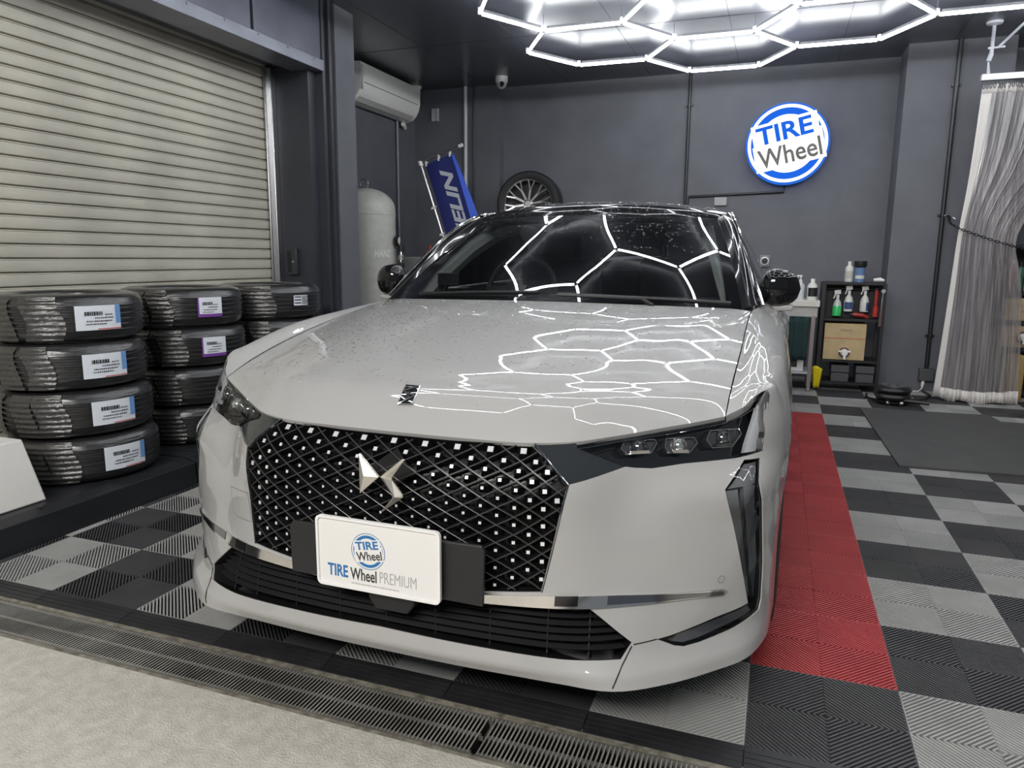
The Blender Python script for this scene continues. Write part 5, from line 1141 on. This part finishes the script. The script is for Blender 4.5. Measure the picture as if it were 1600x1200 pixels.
# chain
m = M(); A_ = Vector((.995, 5.425, 1.600)); CH = [A_, Vector((.993, 4.955, 1.475)), Vector((1.19, 4.94, 1.395)), Vector((1.42, 4.93, 1.318)), Vector((1.50, 5.02, 1.30)), Vector((1.51, 5.14, 1.30))]; n = 46
CL = [0]
for i_ in range(5): CL.append(CL[-1]+(CH[i_+1]-CH[i_]).length)
def chp(t): t *= CL[-1]; return Vector(tuple(herm(CL, [q[i] for q in CH], t) for i in range(3)))
for k in range(n):
    p, q = chp(k/n), chp((k+1)/n); d = (q-p); dn = d.normalized(); s_ = dn.cross(Vector((0,0,1))).normalized(); u_ = s_.cross(dn); a_ = s_ if k % 2 else u_; c = (p+q)/2
    m.tube([c+dn*(d.length*.72*cos(t))+a_*(.0095*sin(t)) for t in lin(0, 2*pi, 11)[:-1]], .0034, 5, closed=True)
chn = m.build('tie_chain', mat('chain_black', (.014, .014, .015), .4, .4)); tagit(chn, 'black chain tying the vinyl curtain back to the pillar', 'chain')
m = M(); c = A_; m.tube([c+Vector((.022*cos(t)-.01, 0, .013*sin(t))) for t in lin(0, 2*pi, 13)[:-1]], .004, 6, closed=True); m.tube([c+Vector((.03, -.02, -.012)), c+Vector((.05, -.035, -.03))], .006, 6); tagit(m.build('snap_hook', STEEL, chn), 'silver snap hook')
# dark shelf unit behind the curtain
s = thing('storage_shelf', 'dark shelf unit behind the vinyl curtain at the right edge', 'shelf', (1.95, 5.55, 0))
NAVY = mat('shelf_navy', (.012, .016, .032), .5)
for z in (.03, .42, .655, .915, 1.32): m = M(); m.box(1.46, 2.5, 5.36, 5.80, z, z+.035); m.build('shelf_board', NAVY, s, smooth=0)
for x in (1.46, 2.48): m = M(); m.box(x, x+.03, 5.36, 5.80, 0, 1.36); m.build('side_panel', NAVY, s, smooth=0)
m = M(); m.box(1.46, 2.5, 5.79, 5.80, 0, 1.36); m.build('back_panel', BLK, s, smooth=0)
c = carton('brown carton with black characters on the third board of the dark shelf', 1.50, 1.92, 5.37, 5.70, .6905, .885, None)
text('carton_word', 'ージョン', INK, (1.70, 5.3685, .825), (1,0,0), (0,0,1), .032, .26, c, depth=.0006)
m = M(); m.box(1.52, 1.90, 5.3688, 5.37, .768, .772); m.build('printed_line', INK, c, smooth=0)
carton('brown carton with a white tap in a round hole on the dark shelf', 1.50, 1.92, 5.37, 5.70, .4555, .645, (1.655, .545, .052))
m = M(); m.box(1.525, 1.665, 5.22, 5.34, .0, .40); q = m.build('paper_sack', mat('sack_kraft', (.42, .29, .11), .6, bump=.3, bscale=25), bev=.015); tagit(q, 'tall brown paper bag standing on the floor right of the curtain hem', 'bag')
m = M(); m.tube([(1.63, 5.217, .02), (1.632, 5.217, .385)], .004, 6); m.build('fold_edge', mat('fold_gold', (.50, .36, .13), .5), q)
for k, (w_, h, col, lab) in enumerate(((.045, .27, (.30, .07, .08), 'dark red bottle, first from the left'), (.05, .25, (.05, .14, .09), 'green bottle, second from the left'), (.045, .28, (.40, .40, .38), 'pale grey bottle, third from the left'), (.05, .26, (.24, .20, .06), 'olive bottle, fourth from the left'))):
    x = 1.535+.062*k; bottle('spray_can', lab+' on the top board of the dark shelf', 'bottle', x, 5.44, .9505, [(.026, 0), (.027, .01), (.027, h-.06), (.015, h-.04)], mat('can_colour', col, .35), [('cap', CAPW if k != 1 else BLK, lambda q, c, h=h: q.lathe([(.018, h-.04), (.018, h), (.001, h+.001)], c, n=14))], 'bottles on the dark shelf')
# shutter lock box
lk = thing('shutter_switch', 'black key switch box beside the shutter guide rail above the farthest tyres', 'switch box', (-3.985, 2.68, 1.08))
m = M(); m.box(-4.035, -3.935, 2.655, 2.70, 1.06, 1.26); m.build('frame', WALLD, lk, bev=.004); m = M(); m.box(-4.015, -3.985, 2.650, 2.656, 1.08, 1.24); m.build('slot', BLK, lk, smooth=0); m = M(); m.lathe([(.010, 0), (.008, .006), (.001, .006)], (-3.965, 2.655, 1.16), ax=(0,-1,0), xx=(1,0,0), n=14); m.build('key_barrel', STEEL, lk)
